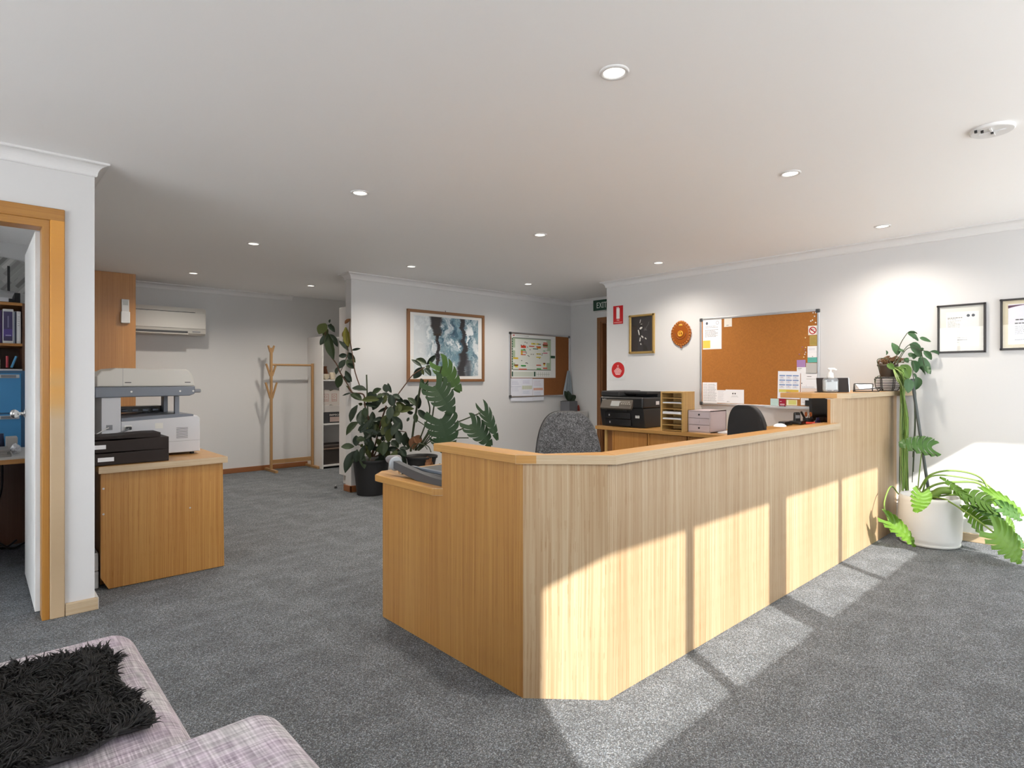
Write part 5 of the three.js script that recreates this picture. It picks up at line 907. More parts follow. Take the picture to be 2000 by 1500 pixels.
[['bottom black lever arch file in the stack by the copier', 0.505, 0.905, 0.732, 0.073, 0.004, 0.535, 0.615], ['middle black lever arch file in the stack by the copier', 0.505, 0.905, 0.807, 0.073, 0.006, 0.502, 0.575], ['thin black folder on top of the files by the copier', 0.505, 0.862, 0.882, 0.026, 0.008, 0, 0]].forEach(([lab, x0, x1, y, h, d, a, b], i) => {
  const t = thing('lever_arch_file', lab, 'file', 'black files beside the copier'); mesh('cover', binderGeo(x0, x1, y, h, i === 2 ? -4.42 : -4.425, i === 2 ? -4.20 : -4.19, d), M.brownPlastic, t);
  if (a) mesh('spine_label', bx(Math.max(a, 0.507), b, y + 0.024, y + 0.048, -4.1895, -4.1885), M.paper, t);
});
// ---------------------------------------------------------------- timber clad recess, air conditioner
{
  const t = thing('timber_cupboard', 'full height timber cupboard end beside the air conditioner', 'cupboard');
  mesh('end_panel', bx(0.482, 1.325, 0, CH - 0.002, -7.675, -7.65), M.panel, t, { grain: 'y' });
  mesh('side_panel', bx(1.30, 1.325, 0, CH - 0.002, ZB + 0.002, -7.675), M.panel, t, { grain: 'y' });
}
{
  const t = thing('remote_control', 'white remote in a wall holder on the timber cupboard', 'remote');
  mesh('handset', bx(1.188, 1.26, 1.965, 2.121, -7.65, -7.622, 0.006), M.white, t); mesh('holder', bx(1.181, 1.267, 1.857, 1.985, -7.65, -7.612, 0.008), M.white, t); mesh('display', bx(1.2, 1.248, 2.055, 2.105, -7.6225, -7.621), std(L(0.5, 0.52, 0.5), 0.3), t);
}
{
  const t = thing('air_conditioner', 'cream split system air conditioner on the back wall', 'air conditioner'), am = std(L(0.62, 0.60, 0.56), 0.4), x0 = 1.335, x1 = 2.117;
  mesh('casing', polyX([[ZB, 1.79], [-7.985, 1.777], [-7.945, 1.80], [-7.928, 1.85], [-7.928, 2.06], [-7.95, 2.11], [ZB, 2.127]], x0, x1), am, t);
  mesh('front_panel', bx(x0 + 0.004, x1 - 0.006, 1.855, 2.05, -7.93, -7.918, 0.006), am, t); mesh('intake_gap', bx(x0 + 0.01, x1 - 0.12, 2.051, 2.058, -7.932, -7.9268), M.black, t);
  mesh('outlet', bx(x0 + 0.02, x1 - 0.2, 1.785, 1.825, -7.99, -7.936), M.charcoal, t); mesh('louvre', bx(x0 + 0.02, x1 - 0.2, -0.002, 0.002, -0.03, 0.03).rotateX(0.5).translate(0, 1.80, -7.945), am, t);
  mesh('badge', bx(x1 - 0.15, x1 - 0.06, 1.815, 1.83, -7.9385, -7.936), M.grey, t);
}
{
  const t = thing('coat_rack', 'freestanding beech coat rack with forked pegs', 'coat rack'), z = -7.98;
  mesh('post', bx(2.918, 2.95, 0.03, 1.66, z - 0.016, z + 0.016, 0.004), M.beech, t, { grain: 'y' }); mesh('post', bx(3.488, 3.52, 0.03, 1.458, z - 0.016, z + 0.016, 0.004), M.beech, t, { grain: 'y' });
  for (const x of [2.934, 3.504]) mesh('foot', bx(x - 0.018, x + 0.018, 0, 0.034, z - 0.2, z + 0.2, 0.004), M.beech, t, { grain: 'z' });
  mesh('hanging_rail', bar([2.95, 1.433, z], [3.49, 1.433, z], 0.014, 14), M.beech, t); mesh('lower_rail', bx(2.95, 3.488, 0.10, 0.155, z - 0.01, z + 0.01, 0.003), M.beech, t, { grain: 'x' });
  for (const [yb, yt, w] of [[1.60, 1.69, 0.026], [1.28, 1.445, 0.055], [0.98, 1.195, 0.062]]) for (const s of [-1, 1]) { const g = bx(-0.011, 0.011, 0, Math.hypot(yt - yb, w), -0.013, 0.013, 0.004).rotateZ(-s * Math.atan2(w, yt - yb)).translate(2.934 + s * 0.012, yb, z + 0.002); mesh('peg', g, M.beech, t, { grain: 'y' }); }
}
{
  const t = thing('shelf_unit', 'white open shelf unit in the far corner', 'shelf unit'), x0 = 3.525, x1 = 4.22, z0 = ZB + 0.004, z1 = -7.71;
  mesh('side', bx(x0, x0 + 0.02, 0, 1.83, z0, z1), M.melamine, t); mesh('side', bx(x1 - 0.02, x1, 0, 1.83, z0, z1), M.melamine, t); mesh('back', bx(x0 + 0.02, x1 - 0.02, 0.03, 1.81, z0, z0 + 0.008), M.melamine, t);
  for (const y of [0.03, 0.604, 1.214, 1.811]) mesh('shelf', bx(x0 + 0.02, x1 - 0.02, y, y + 0.018, z0, z1), M.melamine, t);
}
const cream = std(L(0.68, 0.60, 0.47), 0.5);
solo('bowl', 'cream bowl on the upper shelf of the shelf unit', 'bowl', lathe([[0, 0], [0.03, 0], [0.05, 0.03], [0.06, 0.08], [0.056, 0.08], [0.045, 0.033], [0, 0.006]], 3.61, 1.2325, -7.79, 28), cream);
solo('cup', 'cream footed cup on the upper shelf of the shelf unit', 'cup', lathe([[0, 0], [0.036, 0], [0.036, 0.02], [0.03, 0.032], [0.042, 0.045], [0.045, 0.10], [0.041, 0.10], [0.038, 0.05], [0, 0.045]], 3.715, 1.2325, -7.79, 28), cream);
solo('vase', 'dark amber vase behind the cream bowl', 'vase', lathe([[0, 0], [0.05, 0], [0.06, 0.08], [0.035, 0.16], [0.04, 0.19], [0.034, 0.19], [0, 0.02]], 3.67, 1.2325, -7.96, 24), std(L(0.18, 0.06, 0.02), 0.25));
{
  const s = new THREE.Shape(); const A = 3.55, B = 3.95, y0 = 0.885, y1 = 1.09; s.moveTo(A, y0); s.lineTo(A, y1 - 0.02); for (let i = 0; i < 3; i++) { const a = A + (B - A) * i / 3, d = (B - A) / 3; s.quadraticCurveTo(a + d * 0.5, y1 + 0.03, a + d, y1 - 0.02); } s.lineTo(B, y0); for (let i = 3; i > 0; i--) { const a = A + (B - A) * i / 3, d = (B - A) / 3; s.quadraticCurveTo(a - d * 0.5, y0 - 0.03, a - d, y0); }
  solo('decorated_box', 'scalloped pale box with red drawings on the middle shelf', 'box', [polyZ(s, -7.9, -7.78), faceZ(-7.7795, 3.56, 3.94, 0.9, 1.06)], printed(canvasTex(200, 96, (g) => { g.fillStyle = '#c9c2bd'; g.fillRect(0, 0, 200, 96); g.strokeStyle = '#a8756a'; g.lineWidth = 3; for (const x of [26, 92, 158]) { g.strokeRect(x - 18, 18, 38, 60); g.beginPath(); g.arc(x, 40, 9, 0, 7); g.moveTo(x - 14, 60); g.lineTo(x + 14, 64); g.moveTo(x - 14, 70); g.lineTo(x + 14, 70); g.stroke(); } }), 0.8));
}
solo('storage_box', 'plain white box stacked under the scalloped box', 'box', bx(3.55, 3.98, 0.7785, 0.872, -8.0, -7.77, 0.003), std(L(0.55, 0.52, 0.5), 0.6));
{
  const t = thing('printed_carton', 'black carton with white lettering on the middle shelf', 'box');
  mesh('carton', bx(3.55, 3.98, 0.6225, 0.778, -8.0, -7.765, 0.002), std(L(0.035, 0.036, 0.04), 0.6), t);
  mesh('print', faceZ(-7.7642, 3.645, 3.97, 0.63, 0.765), printed(canvasTex(256, 128, (g) => { g.fillStyle = '#222226'; g.fillRect(0, 0, 256, 128); g.fillStyle = '#d9d4cf'; g.font = 'bold 34px sans-serif'; g.fillText('IMPECA', 8, 38); g.fillStyle = '#a89690'; g.fillRect(14, 52, 240, 64); }), 0.6), t);
}
{
  const t = thing('storage_tub', 'dark lidded plastic tub on the lowest shelf', 'tub');
  mesh('tub', polyZ([[3.58, 0.0485], [3.93, 0.0485], [3.95, 0.26], [3.56, 0.26]], -8.08, -7.76, 0.01), std(L(0.045, 0.036, 0.032), 0.35), t); mesh('rim', bx(3.55, 3.96, 0.255, 0.275, -8.09, -7.75, 0.006), std(L(0.16, 0.11, 0.08), 0.5), t); mesh('lid', bx(3.57, 3.94, 0.275, 0.32, -8.07, -7.77, 0.012), std(L(0.06, 0.045, 0.04), 0.5), t);
}
{
  const t = thing('tall_cupboard', 'tall white cupboard behind the middle wall', 'cupboard');
  mesh('carcass', bx(3.222, 3.8, 0.11, 2.09, -6.535, -6.075), M.melamine, t); mesh('door', bx(3.2, 3.22, 0.112, 2.088, -6.533, -6.08, 0.002), M.melamine, t); mesh('plinth', bx(3.25, 3.78, 0, 0.11, -6.53, -6.08), M.melamine, t);
}
{ const t = thing('door_stop', 'small door stop on the dark carpet near the tall cupboard', 'door stop'); mesh('base', cyl(0.018, 0.014, 0.02, 3.03, 0, -6.27, 16), M.black, t); mesh('tip', new THREE.SphereGeometry(0.009, 12, 8).translate(3.03, 0.028, -6.27), M.alu, t); }
// ---------------------------------------------------------------- low cabinet and little plant behind the grey chair
solo('pedestal_cabinet', 'low white pedestal in the corner under the planner board', 'cabinet', [bx(6.27, 6.63, 0.04, 0.77, -5.9, -5.58, 0.004), bx(6.29, 6.61, 0, 0.04, -5.88, -5.62)], M.melamine);
{
  const t = thing('small_planter', 'square grey planter with a dark leafy plant', 'plant');
  mesh('pot', [bx(6.31, 6.49, 0.7705, 0.92, -5.84, -5.66, 0.008)], std(L(0.14, 0.145, 0.16), 0.7), t); mesh('soil', bx(6.33, 6.47, 0.915, 0.923, -5.82, -5.68), M.soil, t);
  plantLeaves(t, [[6.4, 0.92, -5.75, 6.33, 1.04, -5.74, 0.07], [6.4, 0.92, -5.75, 6.37, 1.02, -5.68, 0.07], [6.4, 0.92, -5.75, 6.46, 1.0, -5.72, 0.07], [6.4, 0.92, -5.75, 6.49, 0.96, -5.74, 0.06], [6.42, 0.92, -5.75, 6.43, 1.01, -5.79, 0.06], [6.38, 0.92, -5.74, 6.34, 0.97, -5.69, 0.06]], 'rubber', () => leafDark);
}
solo('figurine', 'little red and green figurine beside the grey planter', 'figurine', [lathe([[0, 0], [0.025, 0], [0.022, 0.05], [0.012, 0.075], [0.016, 0.10], [0.008, 0.13], [0, 0.13]], 6.535, 0.7705, -5.72, 16), lathe([[0, 0], [0.02, 0], [0.018, 0.05], [0.01, 0.08], [0, 0.09]], 6.575, 0.7705, -5.72, 14)], std(L(0.4, 0.05, 0.03), 0.5));

// ---------------------------------------------------------------- side office through the doorway
{
  const t = thing('office_desk', 'pale topped desk in the side office', 'desk');
  mesh('top', bx(-1.2, 0.37, 0.69, 0.732, -5.75, -5.03, 0.004), std(L(0.55, 0.53, 0.5), 0.5), t); mesh('edging', bx(-1.2, 0.37, 0.69, 0.72, -5.031, -5.026), M.panel, t, { grain: 'x' }); mesh('modesty_panel', bx(-1.15, 0.36, 0.02, 0.69, -5.72, -5.70), M.darkShelf, t, { grain: 'y' });
  mesh('leg', bx(-1.15, -1.12, 0, 0.69, -5.7, -5.08), M.darkShelf, t, { grain: 'y' }); mesh('leg', bx(0.33, 0.36, 0, 0.69, -5.699, -5.2), M.darkShelf, t, { grain: 'y' });
}
{
  const t = thing('filing_cabinet', 'blue steel filing cabinet in the side office', 'filing cabinet'), blue = std(L(0.06, 0.29, 0.58), 0.4), x0 = -0.16, x1 = 0.295, z1 = -6.0;
  mesh('case', bx(x0, x1, 0, 1.31, -6.56, z1, 0.004), std(L(0.05, 0.14, 0.26), 0.4), t);
  for (let i = 0; i < 4; i++) { const y = 0.03 + i * 0.318; const d = mesh('drawer', bx(x0 + 0.02, x1 - 0.025, y, y + 0.305, z1, z1 + 0.015, 0.004), blue, t); mesh('handle', bx(x0 + 0.03, x1 - 0.035, y + 0.268, y + 0.296, z1 + 0.015, z1 + 0.028, 0.004), std(L(0.55, 0.58, 0.6), 0.3), d); mesh('label_slot', bx(0.15, 0.24, y + 0.272, y + 0.292, z1 + 0.028, z1 + 0.0295), M.grey, d); }
}
{
  const t = thing('book_hutch', 'dark timber book hutch on top of the filing cabinet', 'bookcase'), x0 = -0.75, x1 = 0.30, z0 = -6.575, z1 = -6.05;
  mesh('side', bx(x1 - 0.02, x1, 1.311, 1.845, z0, z1), M.darkShelf, t, { grain: 'y' }); mesh('side', bx(x0, x0 + 0.02, 1.311, 1.845, z0, z1), M.darkShelf, t, { grain: 'y' }); mesh('back', bx(x0 + 0.02, x1 - 0.02, 1.33, 1.82, z0, z0 + 0.01), M.darkShelf, t, { grain: 'y' });
  for (const [y, h] of [[1.311, 0.012], [1.505, 0.02], [1.825, 0.022]]) mesh('shelf', bx(x0 + 0.02, x1 - 0.02, y, y + h, z0, z1), y < 1.32 ? M.white : M.panel, t, { grain: 'x' });
}
const spine = (n, lab, x0, x1, y0, h, c, lc) => { const t = thing('ring_binder', lab, 'binder', 'binders in the book hutch'); mesh('cover', bx(x0, x1, y0, y0 + h, -6.36, -6.075, 0.003), c, t); if (lc) mesh('spine_label', bx(x0 + 0.006, x1 - 0.006, y0 + 0.02, y0 + h - 0.02, -6.0752, -6.0742), lc, t); };
spine(0, 'white ring binder with a printed label beside the hutch side', 0.246, 0.273, 1.5255, 0.255, M.white, textSheet(paras(0.1, 0.5, 5, '#888')));
spine(1, 'slim navy binder between the two white labelled binders', 0.2375, 0.2455, 1.5255, 0.25, std(L(0.02, 0.025, 0.06), 0.5));
spine(2, 'slim grey-blue binder next to the navy one', 0.2285, 0.237, 1.5255, 0.25, std(L(0.3, 0.33, 0.4), 0.5));
spine(3, 'wide white binder with a purple printed spine', 0.162, 0.228, 1.5255, 0.27, M.white, printed(canvasTex(64, 200, (g) => { g.fillStyle = '#4c4468'; g.fillRect(0, 0, 64, 200); g.fillStyle = '#8a86a4'; g.fillRect(28, 30, 10, 80); g.fillStyle = '#5b4a90'; g.fillRect(0, 120, 64, 50); g.fillStyle = '#cfcbe0'; g.fillRect(14, 160, 40, 5); })));
spine(4, 'dark purple binder left of the wide white binder', 0.125, 0.160, 1.5255, 0.26, std(L(0.05, 0.02, 0.09), 0.5));
solo('document_tray', 'black tray with papers on top of the book hutch', 'tray', [bx(-0.4, 0.27, 1.8475, 1.855, -6.5, -6.1), bx(0.235, 0.27, 1.855, 1.93, -6.5, -6.1), bx(-0.4, 0.27, 1.855, 1.92, -6.5, -6.48)], M.black);
solo('paper_stack', 'white papers lying in the black tray', 'paper', bx(-0.38, 0.2, 1.8555, 1.89, -6.46, -6.12), M.paper);
solo('folder_pile', 'cream folders lying on the lower hutch shelf', 'folder', bx(-0.1, 0.15, 1.3235, 1.40, -6.5, -6.1, 0.003).translate(0, 0.06, 0).translate(0, -0.06, 0), std(L(0.5, 0.45, 0.3), 0.7));
for (const [i, x, c, dx] of [[0, 0.19, L(0.5, 0.03, 0.05), 0.0], [1, 0.215, L(0.1, 0.35, 0.6), 0.03]]) solo('marker_pen', ['red marker standing in the hutch', 'light blue marker leaning in the hutch'][i], 'pen', bar([x, 1.335, -6.08], [x + dx, 1.425, -6.08], 0.008), std(c, 0.4));
solo('magazine_pile', 'pile of magazines on the side office desk', 'magazines', [bx(-0.2, 0.18, 0.7325, 0.75, -5.35, -5.08, 0.002), bx(-0.19, 0.16, 0.7502, 0.765, -5.34, -5.09, 0.002), bx(-0.2, 0.17, 0.7652, 0.78, -5.36, -5.1, 0.002)], printed(canvasTex(64, 64, (g) => { g.fillStyle = '#8a8680'; g.fillRect(0, 0, 64, 64); g.fillStyle = '#a04848'; g.fillRect(6, 8, 26, 12); g.fillStyle = '#e4e2de'; g.fillRect(8, 30, 44, 8); g.fillRect(20, 46, 30, 6); }), 0.5));
solo('ink_stand', 'dark blue cup with brass trinkets on the office desk', 'desk cup', [lathe([[0, 0], [0.035, 0], [0.03, 0.05], [0.026, 0.12], [0, 0.12]], 0.13, 0.7325, -5.6, 20), lathe([[0, 0], [0.05, 0], [0.05, 0.02], [0, 0.03]], 0.12, 0.7325, -5.5, 16)], std(L(0.02, 0.03, 0.08), 0.35));
solo('tissue_box', 'grey tissue box on the office desk by the door', 'tissue box', bx(0.165, 0.228, 0.7325, 0.83, -5.62, -5.48, 0.004), std(L(0.42, 0.40, 0.37), 0.7));
solo('crumpled_bag', 'clear crumpled plastic bag at the desk end by the door', 'bag', (() => { const g = new THREE.IcosahedronGeometry(0.035, 3), p = g.attributes.position; for (let i = 0; i < p.count; i++) { const k = 0.8 + 0.4 * vn(p.getX(i) * 90 + 20, p.getY(i) * 90 + p.getZ(i) * 60 + 20, 64, 64, 9); p.setXYZ(i, p.getX(i) * k * 0.8, p.getY(i) * k, p.getZ(i) * k); } g.computeVertexNormals(); return g.translate(0.207, 0.772, -5.2); })(), std(L(0.55, 0.56, 0.58), 0.25));
solo('power_cords', 'tangle of black cords on the side office floor', 'cords', [tube([[-0.1, 0.012, -5.65], [0.05, 0.05, -5.6], [0.16, 0.02, -5.62], [0.23, 0.06, -5.65]], 0.007), tube([[0.0, 0.015, -5.6], [0.1, 0.07, -5.66], [0.2, 0.015, -5.6], [0.3, 0.04, -5.67]], 0.007), tube([[0.15, 0.68, -5.69], [0.14, 0.4, -5.685], [0.06, 0.2, -5.67], [0.04, 0.02, -5.6]], 0.006)], M.black);
{ // long curled print fixed high on the office wall
  const g = new THREE.PlaneGeometry(1.1, 0.28, 24, 6), p = g.attributes.position; for (let i = 0; i < p.count; i++) { const X = p.getX(i), Y = p.getY(i); p.setY(i, Y - 0.10 * X - 0.12 * X * X); p.setZ(i, 0.015 + 0.05 * (0.14 - Y)); } g.computeVertexNormals();
  solo('panoramic_print', 'curling grey panoramic photograph high on the side office wall', 'poster', g.translate(0.0, 2.16, -6.599), printed(canvasTex(512, 128, (c) => { c.fillStyle = '#a9a8a6'; c.fillRect(0, 0, 512, 128); for (let i = 0; i < 60; i++) { const q = 120 + 90 * hash(i, 3, 71); c.fillStyle = `rgb(${q},${q},${q - 4})`; c.save(); c.translate(512 * hash(i, 1, 71), 128 * hash(i, 2, 71)); c.rotate(0.6); c.fillRect(-6, -40, 12, 80); c.restore(); } c.fillStyle = '#444'; c.fillRect(255, 0, 3, 128); c.fillStyle = '#1a1a1a'; c.fillRect(352, 30, 8, 98); }), 0.6));
}

// ---------------------------------------------------------------- potted plants
const potBlack = std(L(0.014, 0.014, 0.015), 0.5);
{
  const t = thing('rubber_plant', 'tall dark-leaved rubber plant in a black pot by the wall end', 'plant'), x = 3.17, z = -5.715;
  mesh('pot', lathe([[0, 0], [0.148, 0], [0.152, 0.01], [0.19, 0.345], [0.202, 0.35], [0.204, 0.382], [0.196, 0.382], [0.18, 0.34], [0, 0.34]], x, 0, z, 48), potBlack, t);
  mesh('soil', lathe([[0, 0.352], [0.18, 0.35], [0.182, 0.345]], x, 0, z, 32), M.soil, t);
  mesh('support_cane', bar([3.15, 0.35, -5.72], [3.125, 1.29, -5.735], 0.008), stemDark, t);
  stems(t, RUBBER_STEMS, stemBrown);
  plantLeaves(t, RUBBER_LEAVES, 'rubber', (l, i) => l[7] === 1 ? leafBrown : l[7] === 2 ? leafYellow : [leafDark, leafDark2, leafDark, leafOlive, leafDark][i % 5]);
}
{
  const t = thing('monstera', 'monstera with split leaves in a black pot on wire legs', 'plant'), x = 3.54, z = -5.30;
  mesh('pot', lathe([[0, 0], [0.115, 0], [0.12, 0.006], [0.158, 0.20], [0.172, 0.205], [0.174, 0.226], [0.166, 0.226], [0.15, 0.19], [0, 0.19]], x, 0.195, z, 44), potBlack, t);
  mesh('soil', lathe([[0, 0.2], [0.15, 0.196], [0.152, 0.19]], x, 0.195, z, 28), M.soil, t);
  for (let i = 0; i < 4; i++) { const a = i / 4 * 6.283 + 0.6, c = Math.cos(a), s = Math.sin(a); mesh('wire_leg', tube([[x + c * 0.10, 0.19, z + s * 0.10], [x + c * 0.2, 0.33, z + s * 0.2], [x + c * 0.24, 0.2, z + s * 0.24], [x + c * 0.2, 0.006, z + s * 0.2]], 0.005, 24), M.black, t); }
  mesh('wire_ring', new THREE.TorusGeometry(0.11, 0.006, 8, 36).rotateX(Math.PI / 2).translate(x, 0.19, z), M.black, t);
  stems(t, MONSTERA_STEMS, stemDark); plantLeaves(t, MONSTERA_LEAVES, 'monstera', (l, i) => i === 0 ? leafMon2 : leafMon);
  plantLeaves(t, [[3.52, 0.43, -5.15, 3.50, 0.36, -5.12, 0.06], [3.51, 0.40, -5.13, 3.52, 0.30, -5.12, 0.07], [3.55, 0.42, -5.14, 3.49, 0.33, -5.11, 0.05], [3.46, 0.62, -5.33, 3.52, 0.58, -5.30, 0.07], [3.47, 0.63, -5.33, 3.44, 0.55, -5.30, 0.06]], 'rubber', () => leafBrown);
}
{
  const t = thing('philodendron', 'green split-leaf philodendron sprawling from a white round pot', 'plant'), x = 5.345, z = -1.14;
  mesh('pot', lathe([[0, 0.012], [0.172, 0.012], [0.186, 0.02], [0.2, 0.06], [0.205, 0.2], [0.196, 0.33], [0.19, 0.362], [0.18, 0.362], [0.184, 0.32], [0, 0.31]], x, 0, z, 56), std(L(0.80, 0.80, 0.79), 0.35), t);
  mesh('saucer', lathe([[0, 0], [0.178, 0], [0.19, 0.006], [0.195, 0.02], [0.188, 0.02], [0, 0.012]], x, 0, z, 48), std(L(0.78, 0.78, 0.77), 0.4), t);
  mesh('soil', lathe([[0, 0.325], [0.18, 0.32]], x, 0, z, 28), M.soil, t);
  const sk2 = STAKE[0]; mesh('support_stake', bar([sk2[1], 0.32, sk2[3]], [sk2[7], sk2[8], sk2[9]], 0.011, 12), std(L(0.075, 0.09, 0.09), 0.6), t);
  mesh('trunk', tube([[x - 0.02, 0.33, z], [x + 0.01, 0.40, z + 0.06], [x + 0.05, 0.41, z + 0.12]], 0.028, 16, 10), stemGreen, t);
  stems(t, PHILO_STEMS, stemGreen); plantLeaves(t, PHILO_LEAVES, 'philo', (l, i) => [leafPhi, leafPhi, leafPhi2][i % 3]);
}
{ // trailing plant on the desk end
  const t = thing('trailing_plant', 'trailing green plant in a taupe pot hanging over the desk end', 'plant'), x = 5.445, z = -1.44;
  mesh('pot', lathe([[0, 0], [0.05, 0], [0.068, 0.085], [0.074, 0.088], [0.074, 0.10], [0.066, 0.10], [0.06, 0.08], [0, 0.08]], x - 0.01, 1.262, z, 32), std(L(0.085, 0.065, 0.05), 0.6), t);
  mesh('root_mass', (() => { const g = []; for (let i = 0; i < 46; i++) { const a = rr(0, 6.28), r = rr(0, 0.06); g.push(tube([[x + Math.cos(a) * r, 1.345, z + Math.sin(a) * r], [x + Math.cos(a) * (r + 0.02), 1.375 + rr(0, 0.02), z + Math.sin(a) * (r + 0.02)], [x + rr(-0.02, 0.11), 1.375 + rr(0, 0.06), z + rr(-0.02, 0.1)]], 0.0035, 8, 5)); } return g; })(), std(L(0.13, 0.06, 0.02), 0.8), t);
  stems(t, HOYA_STEMS, stemDark); plantLeaves(t, HOYA_LEAVES, 'hoya', (l, i) => i === 6 || i === 7 ? leafHoya2 : leafHoya);
  for (let i = 0; i < 46; i++) { // ribbon-like stems that gather over the edge and hang in front of the desk
    const a = rr(0, 1), bx0 = x - 0.07 + 0.12 * rnd(), ex = 5.44 + 0.085 * a + rr(-0.008, 0.008), ez = -1.345 + rr(-0.02, 0.035), yb = i < 30 ? rr(0.16, 0.7) : rr(0.5, 0.95), gx = 5.43 + 0.085 * a;
    mesh('trailing_stem', tube([[bx0, 1.335, z + 0.05], [bx0 - 0.03 + rr(-0.03, 0.05), 1.30 + rr(-0.06, 0.04), z + 0.11 + rr(-0.03, 0.02)], [gx, 1.17 + rr(-0.02, 0.02), -1.345 + rr(-0.012, 0.012)], [ex, 0.95, ez], [ex + rr(-0.012, 0.012), 0.65 * (1 - yb) + yb * 0.8, ez], [ex + rr(-0.02, 0.02), yb, ez + rr(-0.01, 0.01)]], i % 3 ? 0.0035 : 0.0045, 20, 5), [stemGreen, std2, std3, std4][i % 4], t);
  }
  for (const [a, b] of [[5.53, 0.62], [5.55, 0.5], [5.515, 0.42], [5.56, 0.75]]) mesh('trailing_stem', tube([[x + 0.05, 1.33, z + 0.04], [a - 0.01, 1.20, -1.29], [a + 0.02, 1.02, -1.28], [a, b, -1.29]], 0.003, 20, 5), stemDark, t);
}
{
  const t = thing('wire_rack', 'black curved wire rack under the trailing plant pot', 'wire rack'), x = 5.435, z = -1.44, g = [];
  for (let i = 0; i < 8; i++) { const y = 1.152 + i * 0.0135, r = 0.066 + 0.024 * Math.pow(i / 7, 0.5); g.push(new THREE.TorusGeometry(r, 0.003, 6, 44).rotateX(Math.PI / 2).translate(x, y, z)); }
  mesh('hoops', g, M.black, t); const u = []; for (let i = 0; i < 6; i++) { const a = i / 6 * 6.283 + 0.2; u.push(tube([[x + Math.cos(a) * 0.066, 1.1505, z + Math.sin(a) * 0.066], [x + Math.cos(a) * 0.082, 1.18, z + Math.sin(a) * 0.082], [x + Math.cos(a) * 0.09, 1.25, z + Math.sin(a) * 0.09]], 0.0035, 10, 6)); } mesh('uprights', u, M.black, t);
  mesh('pot_bearer', [bar([x - 0.09, 1.256, z], [x + 0.09, 1.256, z], 0.0045), bar([x, 1.256, z - 0.09], [x, 1.256, z + 0.09], 0.0045)], M.black, t);
  mesh('side_loop', tube([[x - 0.085, 1.25, z - 0.02], [x - 0.11, 1.27, z - 0.03], [x - 0.135, 1.25, z - 0.045], [x - 0.14, 1.21, z - 0.05]], 0.003, 16, 6), stemDark, t);
}

// ---------------------------------------------------------------- armchair in the near corner
const linen = (() => { // slubbed mauve-grey linen weave
  const T = 1024, m = dataTex(T, T, (x, y) => {
    const a = hash(x >> 2, 0, 61), b = hash(0, y >> 2, 62), thx = vn(x / 4, y / T * 14, 256, 14, 63), thy = vn(x / T * 14, y / 4, 14, 256, 64), s = ((x >> 1) + (y >> 1)) & 1;
    const k = 0.5 * (thx - 0.5) + 0.5 * (thy - 0.5) + 0.16 * (a - 0.5) + 0.16 * (b - 0.5) + (s ? 0.03 : -0.03), big = vn(x / T * 5, y / T * 5, 5, 5, 65) - 0.5, p = vn(x / T * 40, y / T * 6, 40, 6, 66) - 0.5, q = vn(x / T * 6, y / T * 40, 6, 40, 67) - 0.5, t = 170 + 92 * k, mau = 3.5 * (p + q) + 3 * big;
    return [cl(t + 5 + mau * 0.6), cl(t - 3 - mau), cl(t + 3 + mau * 0.8)];
  });
  return std(0xffffff, 0.9, { map: rep(m, 1 / 0.62, 1 / 0.62), bumpMap: rep(m, 1 / 0.62, 1 / 0.62), bumpScale: 0.0012 });
})();
{
  const t = thing('armchair', 'mauve-grey linen armchair in the near left corner', 'armchair');
  const soft = (x0, x1, y0, y1, z0, z1, r, puff) => { const g = new RoundedBoxGeometry(x1 - x0, y1 - y0, z1 - z0, 8, r); const p = g.attributes.position, hx = (x1 - x0) / 2, hz = (z1 - z0) / 2; for (let i = 0; i < p.count; i++) { const k = (1 - Math.pow(p.getX(i) / hx, 2)) * (1 - Math.pow(p.getZ(i) / hz, 2)); if (p.getY(i) > 0) p.setY(i, p.getY(i) + puff * Math.max(0, k)); } g.computeVertexNormals(); return g.translate((x0 + x1) / 2, (y0 + y1) / 2, (z0 + z1) / 2); };
  mesh('seat_cushion', soft(-0.52, 0.392, 0.245, 0.425, -2.315, -1.185, 0.075, 0.012), linen, t, { grain: 'z' });
  mesh('seat_base', bx(-0.55, 0.365, 0.10, 0.25, -2.28, -1.0, 0.02), linen, t, { grain: 'y' });
  mesh('arm', soft(-0.62, 0.438, 0.10, 0.622, -1.175, -0.86, 0.06, 0.004), linen, t, { grain: 'z' });
  mesh('backrest', soft(-0.80, -0.50, 0.10, 0.86, -2.30, -0.86, 0.09, 0.0), linen, t, { grain: 'y' });
  for (const [a, b] of [[-0.68, -2.2], [-0.68, -0.96], [0.3, -2.2], [0.3, -0.96]]) mesh('leg', cyl(0.018, 0.026, 0.105, a, 0, b, 16), M.beech, t);
}
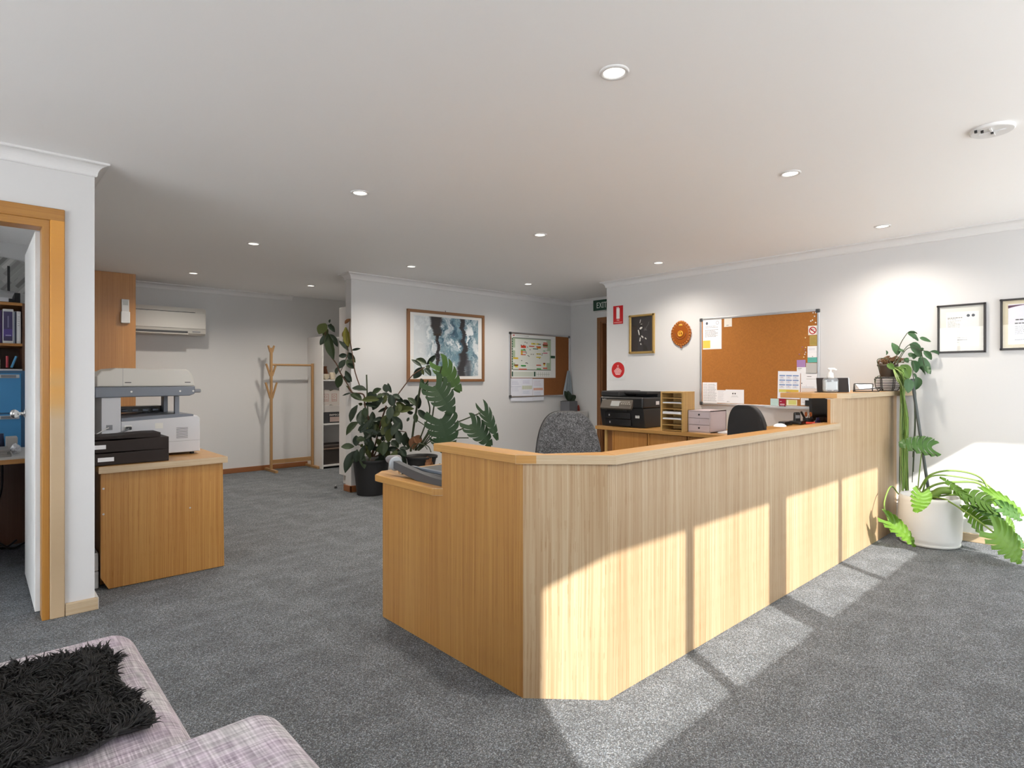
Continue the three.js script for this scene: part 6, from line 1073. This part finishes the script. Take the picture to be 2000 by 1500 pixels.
{
  const t = thing('sheepskin', 'shaggy black sheepskin lying on the armchair seat', 'sheepskin');
  const out = [[-0.42, -2.14], [0.04, -2.14], [0.19, -2.115], [0.285, -2.09], [0.305, -2.01], [0.285, -1.90], [0.293, -1.77], [0.32, -1.61], [0.30, -1.565], [0.24, -1.58], [0.18, -1.545], [0.06, -1.565], [-0.42, -1.50]];
  mesh('hide', polyY(out, 0.44, 0.452, 0.003), M.blackMatt, t);
  const inside = (x, z) => { let c = false; for (let i = 0, j = out.length - 1; i < out.length; j = i++) { const [xi, zi] = out[i], [xj, zj] = out[j]; if ((zi > z) !== (zj > z) && x < (xj - xi) * (z - zi) / (zj - zi) + xi) c = !c; } return c; };
  const lock = (() => { const P = [], I = [], n = 5; for (let i = 0; i <= n; i++) { const a = i / n, w = 0.085 * (1 - a * 0.9), c = 0.30 * a * a, y = a * (1 - 0.35 * a); for (const [dx, dz] of [[-w, 0], [w * 0.6, w], [w * 0.6, -w]]) P.push(dx + c, y, dz + 0.08 * Math.sin(a * 5)); } for (let i = 0; i < n; i++) for (let k = 0; k < 3; k++) { const a = i * 3 + k, b = i * 3 + (k + 1) % 3; I.push(a, b, b + 3, a, b + 3, a + 3); } const g = new THREE.BufferGeometry(); g.setAttribute('position', new THREE.BufferAttribute(new Float32Array(P), 3)); g.setIndex(I); g.computeVertexNormals(); return g; })();
  const N = 17000, im = new THREE.InstancedMesh(lock, new THREE.MeshPhysicalMaterial({ color: L(0.008, 0.0075, 0.008), roughness: 0.6, sheen: 0.15, sheenColor: L(0.1, 0.1, 0.1), sheenRoughness: 0.5 }), N), o = new THREE.Object3D(); let k = 0;
  while (k < N) { const x = rr(-0.42, 0.33), z = rr(-2.18, -1.49); if (!inside(x, z)) continue; const w = vn(x * 22 + 40, z * 22 + 80, 512, 512, 91), l = rr(0.025, 0.042) * (0.7 + 0.6 * w); o.position.set(x, 0.450, z); o.rotation.set(rr(-0.55, 0.55), w * 9 + rr(-0.7, 0.7), -rr(0.35, 1.15)); o.scale.set(l, l, l).multiplyScalar(1); o.updateMatrix(); im.setMatrixAt(k++, o.matrix); }
  im.name = 'fleece'; im.userData = { kind: 'stuff', label: 'long black fleece' }; im.castShadow = im.receiveShadow = true; t.add(im);
}
settle();
renderer.render(scene, camera);
